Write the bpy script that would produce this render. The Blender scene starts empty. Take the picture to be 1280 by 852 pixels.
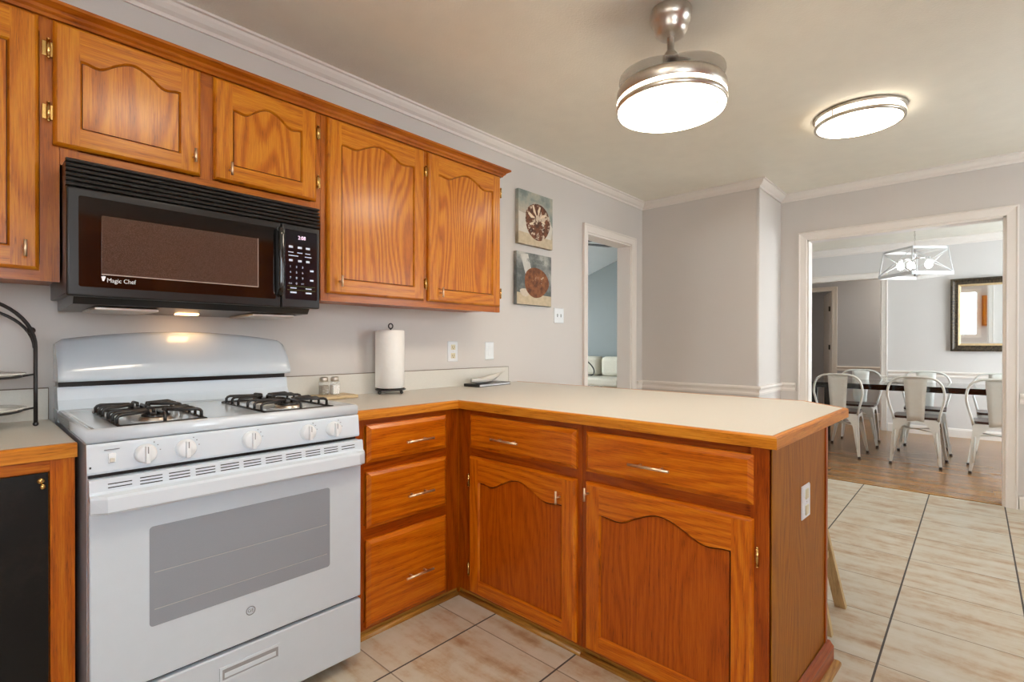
import bpy, bmesh, math, random
from mathutils import Vector, Matrix
random.seed(7)
sc = bpy.context.scene
PI = math.pi

# ------------------------------------------------------------------ camera
def make_camera():
    yw, pt, rl = map(math.radians, (42.5956, -0.1957, 0.0701))
    F = Vector((math.cos(yw)*math.cos(pt), math.sin(yw)*math.cos(pt), math.sin(pt)))
    R = Vector((math.sin(yw), -math.cos(yw), 0)); U = R.cross(F)
    R, U = R*math.cos(rl)+U*math.sin(rl), U*math.cos(rl)-R*math.sin(rl)
    cd = bpy.data.cameras.new('camera'); co = bpy.data.objects.new('camera', cd)
    sc.collection.objects.link(co)
    m = Matrix.Identity(4)
    for i in range(3):
        m[i][0] = R[i]; m[i][1] = U[i]; m[i][2] = -F[i]
    m[0][3], m[1][3], m[2][3] = -0.2074, -2.3665, 1.1637
    co.matrix_world = m
    cd.sensor_width = 36; cd.sensor_fit = 'HORIZONTAL'
    cd.lens = 629.85/1280*36
    cd.shift_y = 6.12/1280
    cd.clip_start = 0.02
    sc.camera = co
make_camera()

# ------------------------------------------------------------------ world, exposure
w = bpy.data.worlds.new('world'); sc.world = w; w.use_nodes = True
bg = w.node_tree.nodes['Background']
bg.inputs[0].default_value = (0.86, 0.95, 1.0, 1); bg.inputs[1].default_value = 9.0
sc.view_settings.view_transform = 'Standard'; sc.view_settings.look = 'None'
sc.view_settings.gamma = 1; sc.view_settings.use_curve_mapping = False
sc.view_settings.exposure = 0.2
EM_FAN, EM_DISC, EM_BACK, EM_PEND, EM_HOOD = 21.0, 20.0, 30.0, 20.0, 16.0
try:
    sc.cycles.use_denoising = True
    sc.cycles.sample_clamp_indirect = 6.0
    sc.cycles.max_bounces = 8
    sc.cycles.diffuse_bounces = 5
    sc.cycles.transparent_max_bounces = 12
    sc.cycles.caustics_reflective = False; sc.cycles.caustics_refractive = False
except Exception:
    pass
FILL = []   # daylight comes in through the windows; filled further down

# ------------------------------------------------------------------ materials
def nt(name):
    m = bpy.data.materials.new(name); m.use_nodes = True
    t = m.node_tree; return m, t, t.nodes['Principled BSDF']
def setp(b, **k):
    for a, v in k.items():
        a = a.replace('_', ' ')
        if a in b.inputs:
            b.inputs[a].default_value = v
def N(t, typ, **k):
    n = t.nodes.new(typ)
    for a, v in k.items(): setattr(n, a, v)
    return n
def srgb(r, g, b):
    f = lambda c: (c/255/12.92) if c/255 <= 0.04045 else ((c/255+0.055)/1.055)**2.4
    return (f(r), f(g), f(b), 1)
def math_n(t, op, a=None, b=None, c=None):
    n = t.nodes.new('ShaderNodeMath'); n.operation = op
    for i, v in enumerate((a, b, c)):
        if v is None: continue
        if isinstance(v, (int, float)): n.inputs[i].default_value = v
        else: t.links.new(v, n.inputs[i])
    return n.outputs[0]
def ramp(t, fac, stops):
    n = t.nodes.new('ShaderNodeValToRGB'); e = n.color_ramp.elements
    while len(e) < len(stops): e.new(0.5)
    for i, (p, c) in enumerate(stops):
        e[i].position = p; e[i].color = c
    t.links.new(fac, n.inputs[0]); return n.outputs[0]
def mixc(t, fac, a, b, mode='MIX'):
    n = t.nodes.new('ShaderNodeMix'); n.data_type = 'RGBA'; n.blend_type = mode
    for s, v in ((n.inputs[0], fac), (n.inputs[6], a), (n.inputs[7], b)):
        if isinstance(v, (int, float, tuple)): s.default_value = v
        else: t.links.new(v, s)
    return n.outputs[2]
def noise(t, vec, scale, detail=3, rough=0.55):
    n = t.nodes.new('ShaderNodeTexNoise'); n.inputs['Scale'].default_value = scale
    n.inputs['Detail'].default_value = detail; n.inputs['Roughness'].default_value = rough
    if vec is not None: t.links.new(vec, n.inputs['Vector'])
    return n.outputs['Fac']
def bump(t, b, h, strength=0.2, dist=0.002):
    n = t.nodes.new('ShaderNodeBump'); n.inputs['Strength'].default_value = strength
    n.inputs['Distance'].default_value = dist
    t.links.new(h, n.inputs['Height']); t.links.new(n.outputs[0], b.inputs['Normal'])
def objco(t):
    return t.nodes.new('ShaderNodeTexCoord').outputs['Object']
def sep(t, v):
    n = t.nodes.new('ShaderNodeSeparateXYZ'); t.links.new(v, n.inputs[0]); return n.outputs
def comb(t, x, y, z):
    n = t.nodes.new('ShaderNodeCombineXYZ')
    for i, v in enumerate((x, y, z)):
        if isinstance(v, (int, float)): n.inputs[i].default_value = v
        else: t.links.new(v, n.inputs[i])
    return n.outputs[0]

def plain(name, col, rough=0.5, metal=0.0, spec=0.5, coat=0.0, var=0.04, vs=30, bmp=0.0, bs=200):
    m, t, b = nt(name)
    setp(b, Roughness=rough, Metallic=metal, Specular_IOR_Level=spec, Coat_Weight=coat, Coat_Roughness=0.08)
    co = objco(t)
    nz = noise(t, co, vs, 3)
    d = tuple(c*(1-var) for c in col[:3])+(1,); l = tuple(min(1, c*(1+var)) for c in col[:3])+(1,)
    t.links.new(ramp(t, nz, [(0.3, d), (0.7, l)]), b.inputs['Base Color'])
    if bmp: bump(t, b, noise(t, co, bs, 3), bmp, 0.002)
    return m
def emit(name, col, strength):
    m, t, b = nt(name)
    setp(b, Base_Color=(0.8, 0.8, 0.8, 1), Emission_Color=col, Emission_Strength=strength, Roughness=0.4)
    return m

def oak(name, axis, dark, mid, light, rough=0.36, seed=0.0, coat=0.3, ring=1.0, fig=0.15):
    m, t, b = nt(name)
    setp(b, Roughness=rough, Coat_Weight=coat, Coat_Roughness=0.2, Specular_IOR_Level=0.5)
    o = sep(t, objco(t))
    rnd = math_n(t, 'MULTIPLY', t.nodes.new('ShaderNodeObjectInfo').outputs['Random'], 7.3)
    i = 'xyz'.index(axis); others = [k for k in range(3) if k != i]
    across = math_n(t, 'ADD', o[others[0]], math_n(t, 'MULTIPLY', o[others[1]], 0.93))
    along = o[i]
    v = comb(t, across, math_n(t, 'MULTIPLY', along, 0.16), math_n(t, 'ADD', rnd, seed))
    big = noise(t, v, 4.2, 2, 0.45)
    ph = math_n(t, 'ADD', math_n(t, 'MULTIPLY', across, 150*ring), math_n(t, 'MULTIPLY', big, 80*ring))
    fibre = noise(t, comb(t, math_n(t, 'MULTIPLY', across, 1.0), math_n(t, 'MULTIPLY', along, 0.03), rnd), 260, 4, 0.65)
    ph = math_n(t, 'ADD', ph, math_n(t, 'MULTIPLY', fibre, 2.2))
    s = math_n(t, 'MULTIPLY_ADD', math_n(t, 'SINE', ph), 0.5, 0.5)
    s = math_n(t, 'POWER', s, 1.7)
    g = math_n(t, 'ADD', math_n(t, 'MULTIPLY', s, fig), math_n(t, 'MULTIPLY', fibre, 0.92-fig))
    col = ramp(t, g, [(0.24, light), (0.47, mid), (0.80, dark)])
    pores = noise(t, comb(t, across, math_n(t, 'MULTIPLY', along, 0.045), rnd), 520, 2, 0.5)
    pm = ramp(t, pores, [(0.56, (0, 0, 0, 1)), (0.70, (1, 1, 1, 1))])
    pm2 = math_n(t, 'MULTIPLY', pm, math_n(t, 'MULTIPLY_ADD', s, 0.5, 0.2))
    col = mixc(t, pm2, col, tuple(c*0.45 for c in dark[:3])+(1,))
    t.links.new(col, b.inputs['Base Color'])
    b.inputs['Specular IOR Level'].default_value = 0.28
    bump(t, b, g, 0.12, 0.001)
    return m
D, Mi, L = srgb(138, 68, 4), srgb(186, 106, 10), srgb(208, 138, 28)
OAK = {a: oak('oak_'+a, a, D, Mi, L) for a in 'xyz'}
D2, M2, L2 = srgb(136, 56, 0), srgb(190, 94, 2), srgb(212, 126, 16)
OAKB = {a: oak('oak_base_'+a, a, D2, M2, L2, seed=3.0) for a in 'xyz'}
OAKB['p'] = oak('oak_base_ply', 'z', srgb(124, 46, 0), srgb(166, 74, 0), srgb(186, 94, 6), seed=4.0, ring=1.5, coat=0.2)
OAK['p'] = oak('oak_ply', 'z', srgb(136, 66, 2), srgb(182, 100, 10), srgb(206, 134, 30), seed=4.5, ring=1.2, fig=0.27)
OAKF = {a: oak('oak_frame_'+a, a, srgb(104, 36, 0), srgb(148, 62, 0), srgb(170, 84, 6), seed=6.0, coat=0.2) for a in 'xyz'}  # dark glaze, with the recess shade behind the fronts put into the colour
OAKU = {a: oak('oak_upper_frame_'+a, a, srgb(116, 50, 2), srgb(162, 84, 8), srgb(184, 108, 20), seed=7.0) for a in 'xyz'}
OAKP = oak('oak_panel', 'z', srgb(104, 54, 0), srgb(152, 88, 0), srgb(172, 110, 6), seed=5.0, ring=1.6, rough=0.5, coat=0.0)
OAKE = {a: oak('oak_edge_'+a, a, srgb(150, 82, 10), srgb(200, 122, 26), srgb(216, 146, 48), seed=8.0, rough=0.4, coat=0.1) for a in 'xy'}
OAKT = oak('oak_shoe', 'y', srgb(110, 70, 20), srgb(160, 112, 44), srgb(180, 134, 62), seed=9.0)
OAKTX = oak('oak_shoe_x', 'x', srgb(110, 70, 20), srgb(160, 112, 44), srgb(180, 134, 62), seed=9.0)
GROOVE = plain('oak_groove', srgb(70, 26, 6), 0.5)

WALL = plain('wall_paint', srgb(206, 201, 197), 0.42, var=0.012, vs=2, bmp=0.05, bs=160)
WALLD = plain('wall_paint_dining', srgb(208, 205, 203), 0.5, var=0.012, vs=2, bmp=0.05, bs=160)
WALLH = plain('wall_paint_hall', srgb(188, 190, 196), 0.5, var=0.012, vs=2, bmp=0.05, bs=160)
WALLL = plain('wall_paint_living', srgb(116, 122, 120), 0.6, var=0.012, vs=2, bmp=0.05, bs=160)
CEIL = plain('ceiling_paint', srgb(230, 226, 214), 0.7, var=0.02, vs=8, bmp=0.55, bs=95)
TRIM = plain('trim_paint', srgb(228, 222, 216), 0.35, var=0.01, vs=5)
LAM = plain('laminate', srgb(211, 208, 200), 0.38, var=0.03, vs=220, spec=0.5)
WHITE = plain('enamel_white', srgb(208, 219, 230), 0.16, spec=0.6, coat=0.4, var=0.005)
WHITEP = plain('plastic_white', srgb(226, 231, 236), 0.3, var=0.01)
WHITED = plain('enamel_white_textured', srgb(198, 209, 220), 0.3, var=0.01, bmp=0.05, bs=500)
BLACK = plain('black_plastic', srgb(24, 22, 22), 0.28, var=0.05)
BLACKG = plain('black_gloss', srgb(10, 8, 8), 0.06, spec=0.7, coat=0.6, var=0.05)
IRON = plain('black_iron', srgb(22, 20, 22), 0.35, spec=0.6, var=0.1, vs=120)
DARKM = plain('dark_metal', srgb(60, 58, 56), 0.35, metal=0.9)
NICK = plain('brushed_nickel', srgb(204, 197, 187), 0.34, metal=1.0, var=0.05, vs=80)
BRASS = plain('brass', srgb(214, 178, 112), 0.2, metal=1.0, var=0.04)
PULL = plain('satin_pull', srgb(226, 200, 168), 0.3, metal=0.8, var=0.04)
CHROME = plain('chrome', srgb(210, 210, 212), 0.08, metal=1.0, var=0.02)
GREY = plain('slot_dark', srgb(38, 40, 44), 0.5)
GREYP = plain('grey_ink', srgb(120, 122, 128), 0.5)
INK = plain('white_ink', srgb(225, 228, 235), 0.5)
PAPER = plain('paper_towel', srgb(240, 239, 237), 0.85, var=0.01, vs=40, bmp=0.3, bs=260)
PALEW = oak('pale_wood', 'z', srgb(166, 138, 92), srgb(196, 170, 124), srgb(208, 184, 140), rough=0.5, coat=0.0)
BOARDW = oak('board_wood', 'x', srgb(176, 146, 104), srgb(206, 184, 146), srgb(216, 196, 160), rough=0.5, coat=0.0)
CHAIRW = oak('chair_seat_wood', 'y', srgb(44, 26, 20), srgb(66, 42, 34), srgb(84, 56, 46), rough=0.35)
TABLEM = plain('table_black', srgb(20, 18, 18), 0.12, coat=0.5, var=0.1)
CERAM = plain('white_ceramic', srgb(236, 235, 230), 0.12, coat=0.4, var=0.005)
SOFA = plain('sofa_linen', srgb(196, 190, 174), 0.9, var=0.06, vs=60, bmp=0.3, bs=300)
SALT = plain('salt', srgb(244, 244, 244), 0.7)
PEPPER = plain('pepper', srgb(110, 98, 82), 0.8, var=0.4, vs=500)
CHIPPED = None

def chair_paint():
    m, t, b = nt('white_metal_worn')
    co = objco(t); n = noise(t, co, 9, 6, 0.7)
    c = ramp(t, n, [(0.20, srgb(120, 108, 96)), (0.31, srgb(214, 215, 210)), (1.0, srgb(226, 228, 224))])
    t.links.new(c, b.inputs['Base Color']); setp(b, Roughness=0.3, Coat_Weight=0.2)
    return m
CHAIRM = chair_paint()

def glass(name, col=(1, 1, 1, 1), rough=0.02, alpha=None):
    m, t, b = nt(name)
    if alpha is None:
        setp(b, Base_Color=col, Roughness=rough, Transmission_Weight=1.0, IOR=1.45)
    else:
        setp(b, Base_Color=col, Roughness=rough, Alpha=alpha, Specular_IOR_Level=0.8)
    return m
GLASS = glass('clear_glass', (0.85, 0.88, 0.86, 1), 0.03, 0.28)
PANE = glass('window_glass', (0.9, 0.95, 1, 1), 0.02, 0.06)
ACRYL = glass('clear_acrylic', (0.58, 0.52, 0.46, 1), 0.08, 0.32)
MIRR = plain('mirror_silver', srgb(235, 238, 238), 0.02, metal=1.0, var=0.0)
OVENG = plain('oven_window_glass', srgb(140, 147, 158), 0.12, spec=0.6, coat=0.3, var=0.03, vs=600)
def mwwin():
    m, t, b = nt('microwave_window_mesh')
    v = t.nodes.new('ShaderNodeTexVoronoi'); v.inputs['Scale'].default_value = 520
    t.links.new(objco(t), v.inputs['Vector'])
    t.links.new(ramp(t, v.outputs['Distance'], [(0.25, srgb(96, 80, 72)), (0.5, srgb(66, 52, 46))]), b.inputs['Base Color'])
    setp(b, Roughness=0.10, Specular_IOR_Level=0.8, Coat_Weight=0.8, Coat_Roughness=0.03)
    return m
MWWIN = mwwin()
def frame_paint():
    m, t, b = nt('antique_frame')
    c = ramp(t, noise(t, objco(t), 60, 5, 0.7), [(0.35, srgb(30, 26, 22)), (0.55, srgb(74, 64, 50)), (0.75, srgb(120, 102, 74))])
    t.links.new(c, b.inputs['Base Color']); setp(b, Roughness=0.35, Metallic=0.4)
    return m
FRAMEM = frame_paint()
GOLD = plain('gold_leaf', srgb(206, 182, 142), 0.45, metal=0.5, var=0.1)

def tile_mat():
    m, t, b = nt('floor_tile')
    o = sep(t, objco(t))
    u = math_n(t, 'DIVIDE', math_n(t, 'ADD', o[1], 2.1065+0.4205*20), 0.4205)
    v = math_n(t, 'DIVIDE', math_n(t, 'ADD', o[0], -1.225+0.411*20), 0.411)
    def edge(s):
        f = math_n(t, 'FRACT', s); return math_n(t, 'MINIMUM', f, math_n(t, 'SUBTRACT', 1.0, f))
    gu = math_n(t, 'LESS_THAN', edge(u), 0.0085); gv = math_n(t, 'LESS_THAN', edge(v), 0.0060)
    wn = t.nodes.new('ShaderNodeTexWhiteNoise'); wn.noise_dimensions = '2D'
    t.links.new(comb(t, math_n(t, 'FLOOR', u), math_n(t, 'FLOOR', v), 0), wn.inputs['Vector'])
    r = wn.outputs['Value']
    st = comb(t, math_n(t, 'MULTIPLY', o[0], 1.0), math_n(t, 'MULTIPLY', o[1], 0.17), math_n(t, 'MULTIPLY', r, 9.0))
    n1 = noise(t, st, 14, 6, 0.62)
    n2 = noise(t, comb(t, o[0], o[1], math_n(t, 'MULTIPLY', r, 5.0)), 11, 5, 0.65)
    # the near kitchen tiles are blotchier, streaks elsewhere: both belong to the glaze
    nn = math_n(t, 'ADD', math_n(t, 'MULTIPLY', n1, 0.62), math_n(t, 'MULTIPLY', n2, 0.38))
    c = ramp(t, nn, [(0.34, srgb(160, 128, 96)), (0.44, srgb(184, 165, 140)), (0.52, srgb(194, 186, 169)), (0.66, srgb(202, 198, 187))])
    c = mixc(t, math_n(t, 'MULTIPLY', gv, 0.8), c, srgb(120, 108, 96))
    c = mixc(t, gu, c, srgb(74, 70, 68))
    t.links.new(c, b.inputs['Base Color'])
    g = math_n(t, 'MAXIMUM', gu, gv)
    t.links.new(math_n(t, 'MULTIPLY_ADD', g, 0.4, 0.33), b.inputs['Roughness'])
    bump(t, b, math_n(t, 'SUBTRACT', 1.0, g), 0.5, 0.002)
    return m
TILE = tile_mat()
def plank_mat(name='floor_planks', tint=1.0):
    m, t, b = nt(name)
    o = sep(t, objco(t)); wd = 0.083
    u = math_n(t, 'DIVIDE', math_n(t, 'ADD', o[0], 10.0), wd)
    fu = math_n(t, 'FLOOR', u); f = math_n(t, 'FRACT', u)
    wn = t.nodes.new('ShaderNodeTexWhiteNoise'); wn.noise_dimensions = '1D'; t.links.new(fu, wn.inputs['W'])
    yy = math_n(t, 'DIVIDE', math_n(t, 'ADD', o[1], math_n(t, 'MULTIPLY', wn.outputs['Value'], 3.0)), 1.1)
    fy = math_n(t, 'FLOOR', yy); f2 = math_n(t, 'FRACT', yy)
    w2 = t.nodes.new('ShaderNodeTexWhiteNoise'); w2.noise_dimensions = '2D'; t.links.new(comb(t, fu, fy, 0), w2.inputs['Vector'])
    r = w2.outputs['Value']
    n = noise(t, comb(t, o[0], math_n(t, 'MULTIPLY', o[1], 0.07), math_n(t, 'MULTIPLY', r, 20)), 60, 5, 0.65)
    nn = math_n(t, 'ADD', math_n(t, 'MULTIPLY', n, 0.7), math_n(t, 'MULTIPLY', r, 0.3))
    c = ramp(t, nn, [(0.25, srgb(116, 78, 42)), (0.5, srgb(146, 104, 60)), (0.8, srgb(166, 126, 80))])
    gap = math_n(t, 'LESS_THAN', f, 0.02); gap2 = math_n(t, 'LESS_THAN', f2, 0.002)
    c = mixc(t, math_n(t, 'MAXIMUM', gap, gap2), c, srgb(104, 72, 44))
    t.links.new(c, b.inputs['Base Color']); setp(b, Roughness=0.25, Coat_Weight=0.2, Coat_Roughness=0.12)
    return m
PLANK = plank_mat()

# ------------------------------------------------------------------ mesh helpers
class MB:
    def __init__(s): s.bm = bmesh.new(); s.mi = 0
    def face(s, pts, mi=None, smooth=False):
        vs = [s.bm.verts.new(p) for p in pts]
        try:
            f = s.bm.faces.new(vs); f.material_index = s.mi if mi is None else mi; f.smooth = smooth; return f
        except ValueError: return None
    def box(s, x0, x1, y0, y1, z0, z1, bev=0.0, mi=None, seg=2):
        mi = s.mi if mi is None else mi
        x0, x1 = sorted((x0, x1)); y0, y1 = sorted((y0, y1)); z0, z1 = sorted((z0, z1))
        v = [s.bm.verts.new((x, y, z)) for x in (x0, x1) for y in (y0, y1) for z in (z0, z1)]
        fs = [s.bm.faces.new([v[i] for i in q]) for q in ((0,1,3,2),(4,6,7,5),(0,4,5,1),(2,3,7,6),(0,2,6,4),(1,5,7,3))]
        for f in fs: f.material_index = mi
        if bev > 0:
            es = list({e for f in fs for e in f.edges})
            r = bmesh.ops.bevel(s.bm, geom=es, offset=bev, segments=seg, affect='EDGES', profile=0.5)
            for f in r['faces']: f.smooth = True; f.material_index = mi
        return s
    def tube(s, pts, r, seg=10, closed=False, cap=True, mi=None):
        mi = s.mi if mi is None else mi
        P = [Vector(p) for p in pts]; n = len(P)
        rs = r if isinstance(r, (list, tuple)) else [r]*n
        up = None; rings = []
        for i in range(n):
            a = P[(i-1) % n] if (closed or i > 0) else P[i]
            c = P[(i+1) % n] if (closed or i < n-1) else P[i]
            t = (c-a).normalized()
            if up is None:
                up = Vector((0, 0, 1)) if abs(t.z) < 0.9 else Vector((1, 0, 0))
            sd = t.cross(up).normalized(); up = sd.cross(t).normalized()
            rings.append([s.bm.verts.new(P[i]+(sd*math.cos(2*PI*k/seg)+up*math.sin(2*PI*k/seg))*rs[i]) for k in range(seg)])
        m = n if closed else n-1
        for i in range(m):
            A, B = rings[i], rings[(i+1) % n]
            for k in range(seg):
                f = s.bm.faces.new((A[k], A[(k+1) % seg], B[(k+1) % seg], B[k])); f.smooth = True; f.material_index = mi
        if cap and not closed:
            for q in (rings[0][::-1], rings[-1]):
                f = s.bm.faces.new(q); f.material_index = mi
        return s
    def lathe(s, prof, c, axis='z', seg=40, mi=None, flip=False, smooth=True):
        mi = s.mi if mi is None else mi
        c = Vector(c)
        def P(r, h, a):
            u, v = r*math.cos(a), r*math.sin(a)
            return c+{'z': Vector((u, v, h)), 'y': Vector((u, h, v)), 'x': Vector((h, u, v))}[axis]
        rings = []
        for r, h in prof:
            if r <= 1e-6: rings.append([s.bm.verts.new(P(0, h, 0))])
            else: rings.append([s.bm.verts.new(P(r, h, 2*PI*k/seg)) for k in range(seg)])
        for A, B in zip(rings, rings[1:]):
            for k in range(seg):
                k2 = (k+1) % seg
                if len(A) == 1 and len(B) == 1: continue
                q = (A[0], B[k2], B[k]) if len(A) == 1 else (A[k], A[k2], B[0]) if len(B) == 1 else (A[k], A[k2], B[k2], B[k])
                f = s.bm.faces.new(q); f.smooth = smooth; f.material_index = mi
        return s
    def ball(s, c, r, seg=14, sc=(1, 1, 1), mi=None):
        prof = [(r*math.sin(PI*i/8), -r*math.cos(PI*i/8)) for i in range(9)]
        n0 = len(s.bm.verts); s.bm.verts.ensure_lookup_table()
        before = set(s.bm.verts)
        s.lathe(prof, (0, 0, 0), seg=seg, mi=mi)
        for v in s.bm.verts:
            if v not in before: v.co = Vector((v.co.x*sc[0]+c[0], v.co.y*sc[1]+c[1], v.co.z*sc[2]+c[2]))
        return s
    def prism(s, poly, f0, f1, mi=None, smooth_side=False):
        """poly: list of 2D; f0, f1: map 2D -> 3D for the two caps"""
        mi = s.mi if mi is None else mi
        A = [s.bm.verts.new(f0(*p)) for p in poly]; B = [s.bm.verts.new(f1(*p)) for p in poly]
        for q in (A, B[::-1]):
            f = s.bm.faces.new(q); f.material_index = mi
        n = len(poly)
        for i in range(n):
            j = (i+1) % n
            f = s.bm.faces.new((A[i], B[i], B[j], A[j])); f.material_index = mi; f.smooth = smooth_side
        return s
    def sweep(s, path, prof, mp, closed=False, mi=None):
        """path 2D (a,b); prof [(offset to the right of travel, h)] closed polygon; mp(a,b,h)->3D"""
        mi = s.mi if mi is None else mi
        n = len(path); P = [Vector(p) for p in path]; rings = []
        for i in range(n):
            din = (P[i]-P[i-1]).normalized() if (closed or i > 0) else None
            do = (P[(i+1) % n]-P[i]).normalized() if (closed or i < n-1) else None
            din = din or do; do = do or din
            n1 = Vector((din.y, -din.x)); n2 = Vector((do.y, -do.x))
            b = (n1+n2); b = b/(1+n1.dot(n2))
            rings.append([s.bm.verts.new(mp(P[i].x+b.x*o, P[i].y+b.y*o, h)) for o, h in prof])
        m = n if closed else n-1; k = len(prof)
        for i in range(m):
            A, B = rings[i], rings[(i+1) % n]
            for j in range(k):
                f = s.bm.faces.new((A[j], A[(j+1) % k], B[(j+1) % k], B[j])); f.material_index = mi
        if not closed:
            for q in (rings[0][::-1], rings[-1]):
                f = s.bm.faces.new(q); f.material_index = mi
        return s

WL = {}
def link(o, parent=None):
    sc.collection.objects.link(o)
    if parent is not None: o.parent = parent
def thing(name, label, cat, loc=(0, 0, 0), group=None):
    o = bpy.data.objects.new(name, None); link(o); o.location = loc; o.empty_display_size = 0.1
    o['label'] = label; o['category'] = cat
    if group: o['group'] = group
    WL[o.name] = Vector(loc); return o
def obj(name, mb, mats, parent=None, label=None, recalc=True):
    bm = mb.bm
    if recalc: bmesh.ops.recalc_face_normals(bm, faces=bm.faces)
    off = Vector((0, 0, 0))
    if parent is not None:
        r = parent
        while r.parent is not None: r = r.parent
        off = WL.get(r.name, off)
        if off.length > 0: bmesh.ops.translate(bm, verts=bm.verts, vec=-off)
    me = bpy.data.meshes.new(name); bm.to_mesh(me); bm.free()
    for m in (mats if isinstance(mats, (list, tuple)) else [mats]): me.materials.append(m)
    o = bpy.data.objects.new(name, me); link(o, parent)
    if label: o['label'] = label
    return o
def tag(o, label, cat, group=None):
    o['label'] = label; o['category'] = cat
    if group: o['group'] = group
    WL[o.name] = Vector((0, 0, 0)); return o
def struct(name, mb, mats, parent=None):
    o = obj(name, mb, mats, parent); o['kind'] = 'structure'; WL[o.name] = Vector((0, 0, 0)); return o
def text(name, body, size, M, mat, parent, ext=0.0004, align='CENTER', sx=1.0):
    cu = bpy.data.curves.new(name, 'FONT'); cu.body = body; cu.size = size; cu.extrude = ext
    cu.align_x = align; cu.align_y = 'CENTER'
    cu.materials.append(mat)
    o = bpy.data.objects.new(name, cu); sc.collection.objects.link(o)
    dg = bpy.context.evaluated_depsgraph_get()
    me = bpy.data.meshes.new_from_object(o.evaluated_get(dg)); bpy.data.objects.remove(o)
    if sx != 1.0: me.transform(Matrix.Scale(sx, 4, (1, 0, 0)))
    me.transform(M)
    r = parent
    while r.parent is not None: r = r.parent
    me.transform(Matrix.Translation(-WL.get(r.name, Vector((0, 0, 0)))))
    if not me.materials: me.materials.append(mat)
    o = bpy.data.objects.new(name, me); link(o, parent); return o
def face_y(x, y, z):    # text on a surface facing -y
    return Matrix.Translation((x, y, z)) @ Matrix.Rotation(PI/2, 4, 'X')
def copy_tree(o, parent=None):
    c = o.copy(); sc.collection.objects.link(c); c.parent = parent
    for ch in list(o.children): copy_tree(ch, c)
    return c

# ------------------------------------------------------------------ room shell
CZ = 2.515
s = MB(); s.box(-1.9, 4.885, -4.2, 0.14, -0.06, 0.0); struct('floor', s, TILE)
s = MB(); s.box(4.885, 10.6, -4.2, 0.14, -0.06, 0.0); s.box(-1.9, 10.6, 0.14, 5.2, -0.06, 0.0); struct('floor_wood', s, PLANK)
s = MB(); s.box(4.872, 4.900, -2.53, -1.266, 0.0, 0.006, 0.002); struct('trim_threshold', s, OAKT)
s = MB(); s.box(-2.0, 10.6, -4.3, 0.14, CZ, CZ+0.08); struct('ceiling', s, CEIL)
# left (range) wall with door_1 hole x 3.284..4.008, z<2.09
s = MB()
s.box(-2.0, 3.284, 0, 0.14, 0, CZ); s.box(4.008, 4.30, 0, 0.14, 0, CZ); s.box(3.284, 4.008, 0, 0.14, 2.09, CZ)
s.box(4.30, 10.6, 0.0, 0.14, 0, 3.9); s.box(-2.0, 4.30, 0.0, 0.14, CZ, 3.9)
struct('wall_left', s, WALL)
# bump-out block with a soft corner
s = MB()
r = 0.02; X0, X1, Y0 = 4.217, 4.97, -1.0545
poly = [(X0, 0.0), (X1, 0.0), (X1, Y0)]+[(X0+r-r*math.sin(a), Y0+r-r*math.cos(a)) for a in [PI/2*k/6 for k in range(7)]]
s.prism(poly, lambda x, y: (x, y, 0), lambda x, y: (x, y, CZ))
for f in s.bm.faces:
    if abs(f.normal.z) < 0.5 and f.calc_area() < 0.05: f.smooth = True
struct('wall_corner', s, WALL)
# wall with the dining opening
s = MB()
s.box(4.85, 4.97, -1.267, -1.0545, 0, CZ); s.box(4.85, 4.97, -4.2, -2.527, 0, CZ); s.box(4.85, 4.97, -2.527, -1.267, 2.09, CZ)
struct('wall_front', s, WALL)
# right wall (out of frame) with openings for the added windows
s = MB()
wx0, wx1 = 3.0, 4.3
s.box(-2.0, -1.6, -4.3, -4.2, 0, CZ); s.box(-1.6, 0.1, -4.3, -4.2, 0, 0.95); s.box(-1.6, 0.1, -4.3, -4.2, 2.2, CZ); s.box(0.1, wx0, -4.3, -4.2, 0, CZ); s.box(wx1, 5.4, -4.3, -4.2, 0, CZ); s.box(wx0, wx1, -4.3, -4.2, 2.1, CZ); s.box(wx0, wx1, -4.3, -4.2, 0, 0.85)
s.box(7.9, 10.6, -4.3, -4.2, 0, CZ); s.box(5.4, 7.9, -4.3, -4.2, 0, 0.4); s.box(5.4, 7.9, -4.3, -4.2, 2.2, CZ)
struct('wall_right', s, WALL)
# back wall with window_1
by0, by1, bz0, bz1 = -2.42, -1.93, 1.10, 2.30
s = MB()
s.box(-2.0, -1.9, by1, 0, 0, CZ); s.box(-2.0, -1.9, -4.2, by0, 0, CZ); s.box(-2.0, -1.9, by0, by1, 0, bz0); s.box(-2.0, -1.9, by0, by1, bz1, CZ)
struct('wall_back', s, WALL)
# dining room: far wall with cased opening into the hall
s = MB()
s.box(8.25, 8.37, -4.2, -1.425, 0, CZ); s.box(8.25, 8.37, -1.425, -0.45, 2.085, CZ); s.box(8.25, 8.37, -0.45, 0.0, 0, CZ)
struct('wall_dining', s, WALLD)
s = MB()
s.box(9.3, 9.42, -4.2, -0.665, 0, CZ); s.box(9.3, 9.42, -0.665, -0.02, 2.03, CZ); s.box(9.3, 9.42, -0.02, 0.0, 0, CZ)
struct('wall_hall', s, WALLH)
s = MB(); s.box(10.5, 10.6, -4.2, 0.14, 0, CZ); struct('wall_hall_end', s, WALLH)
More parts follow.
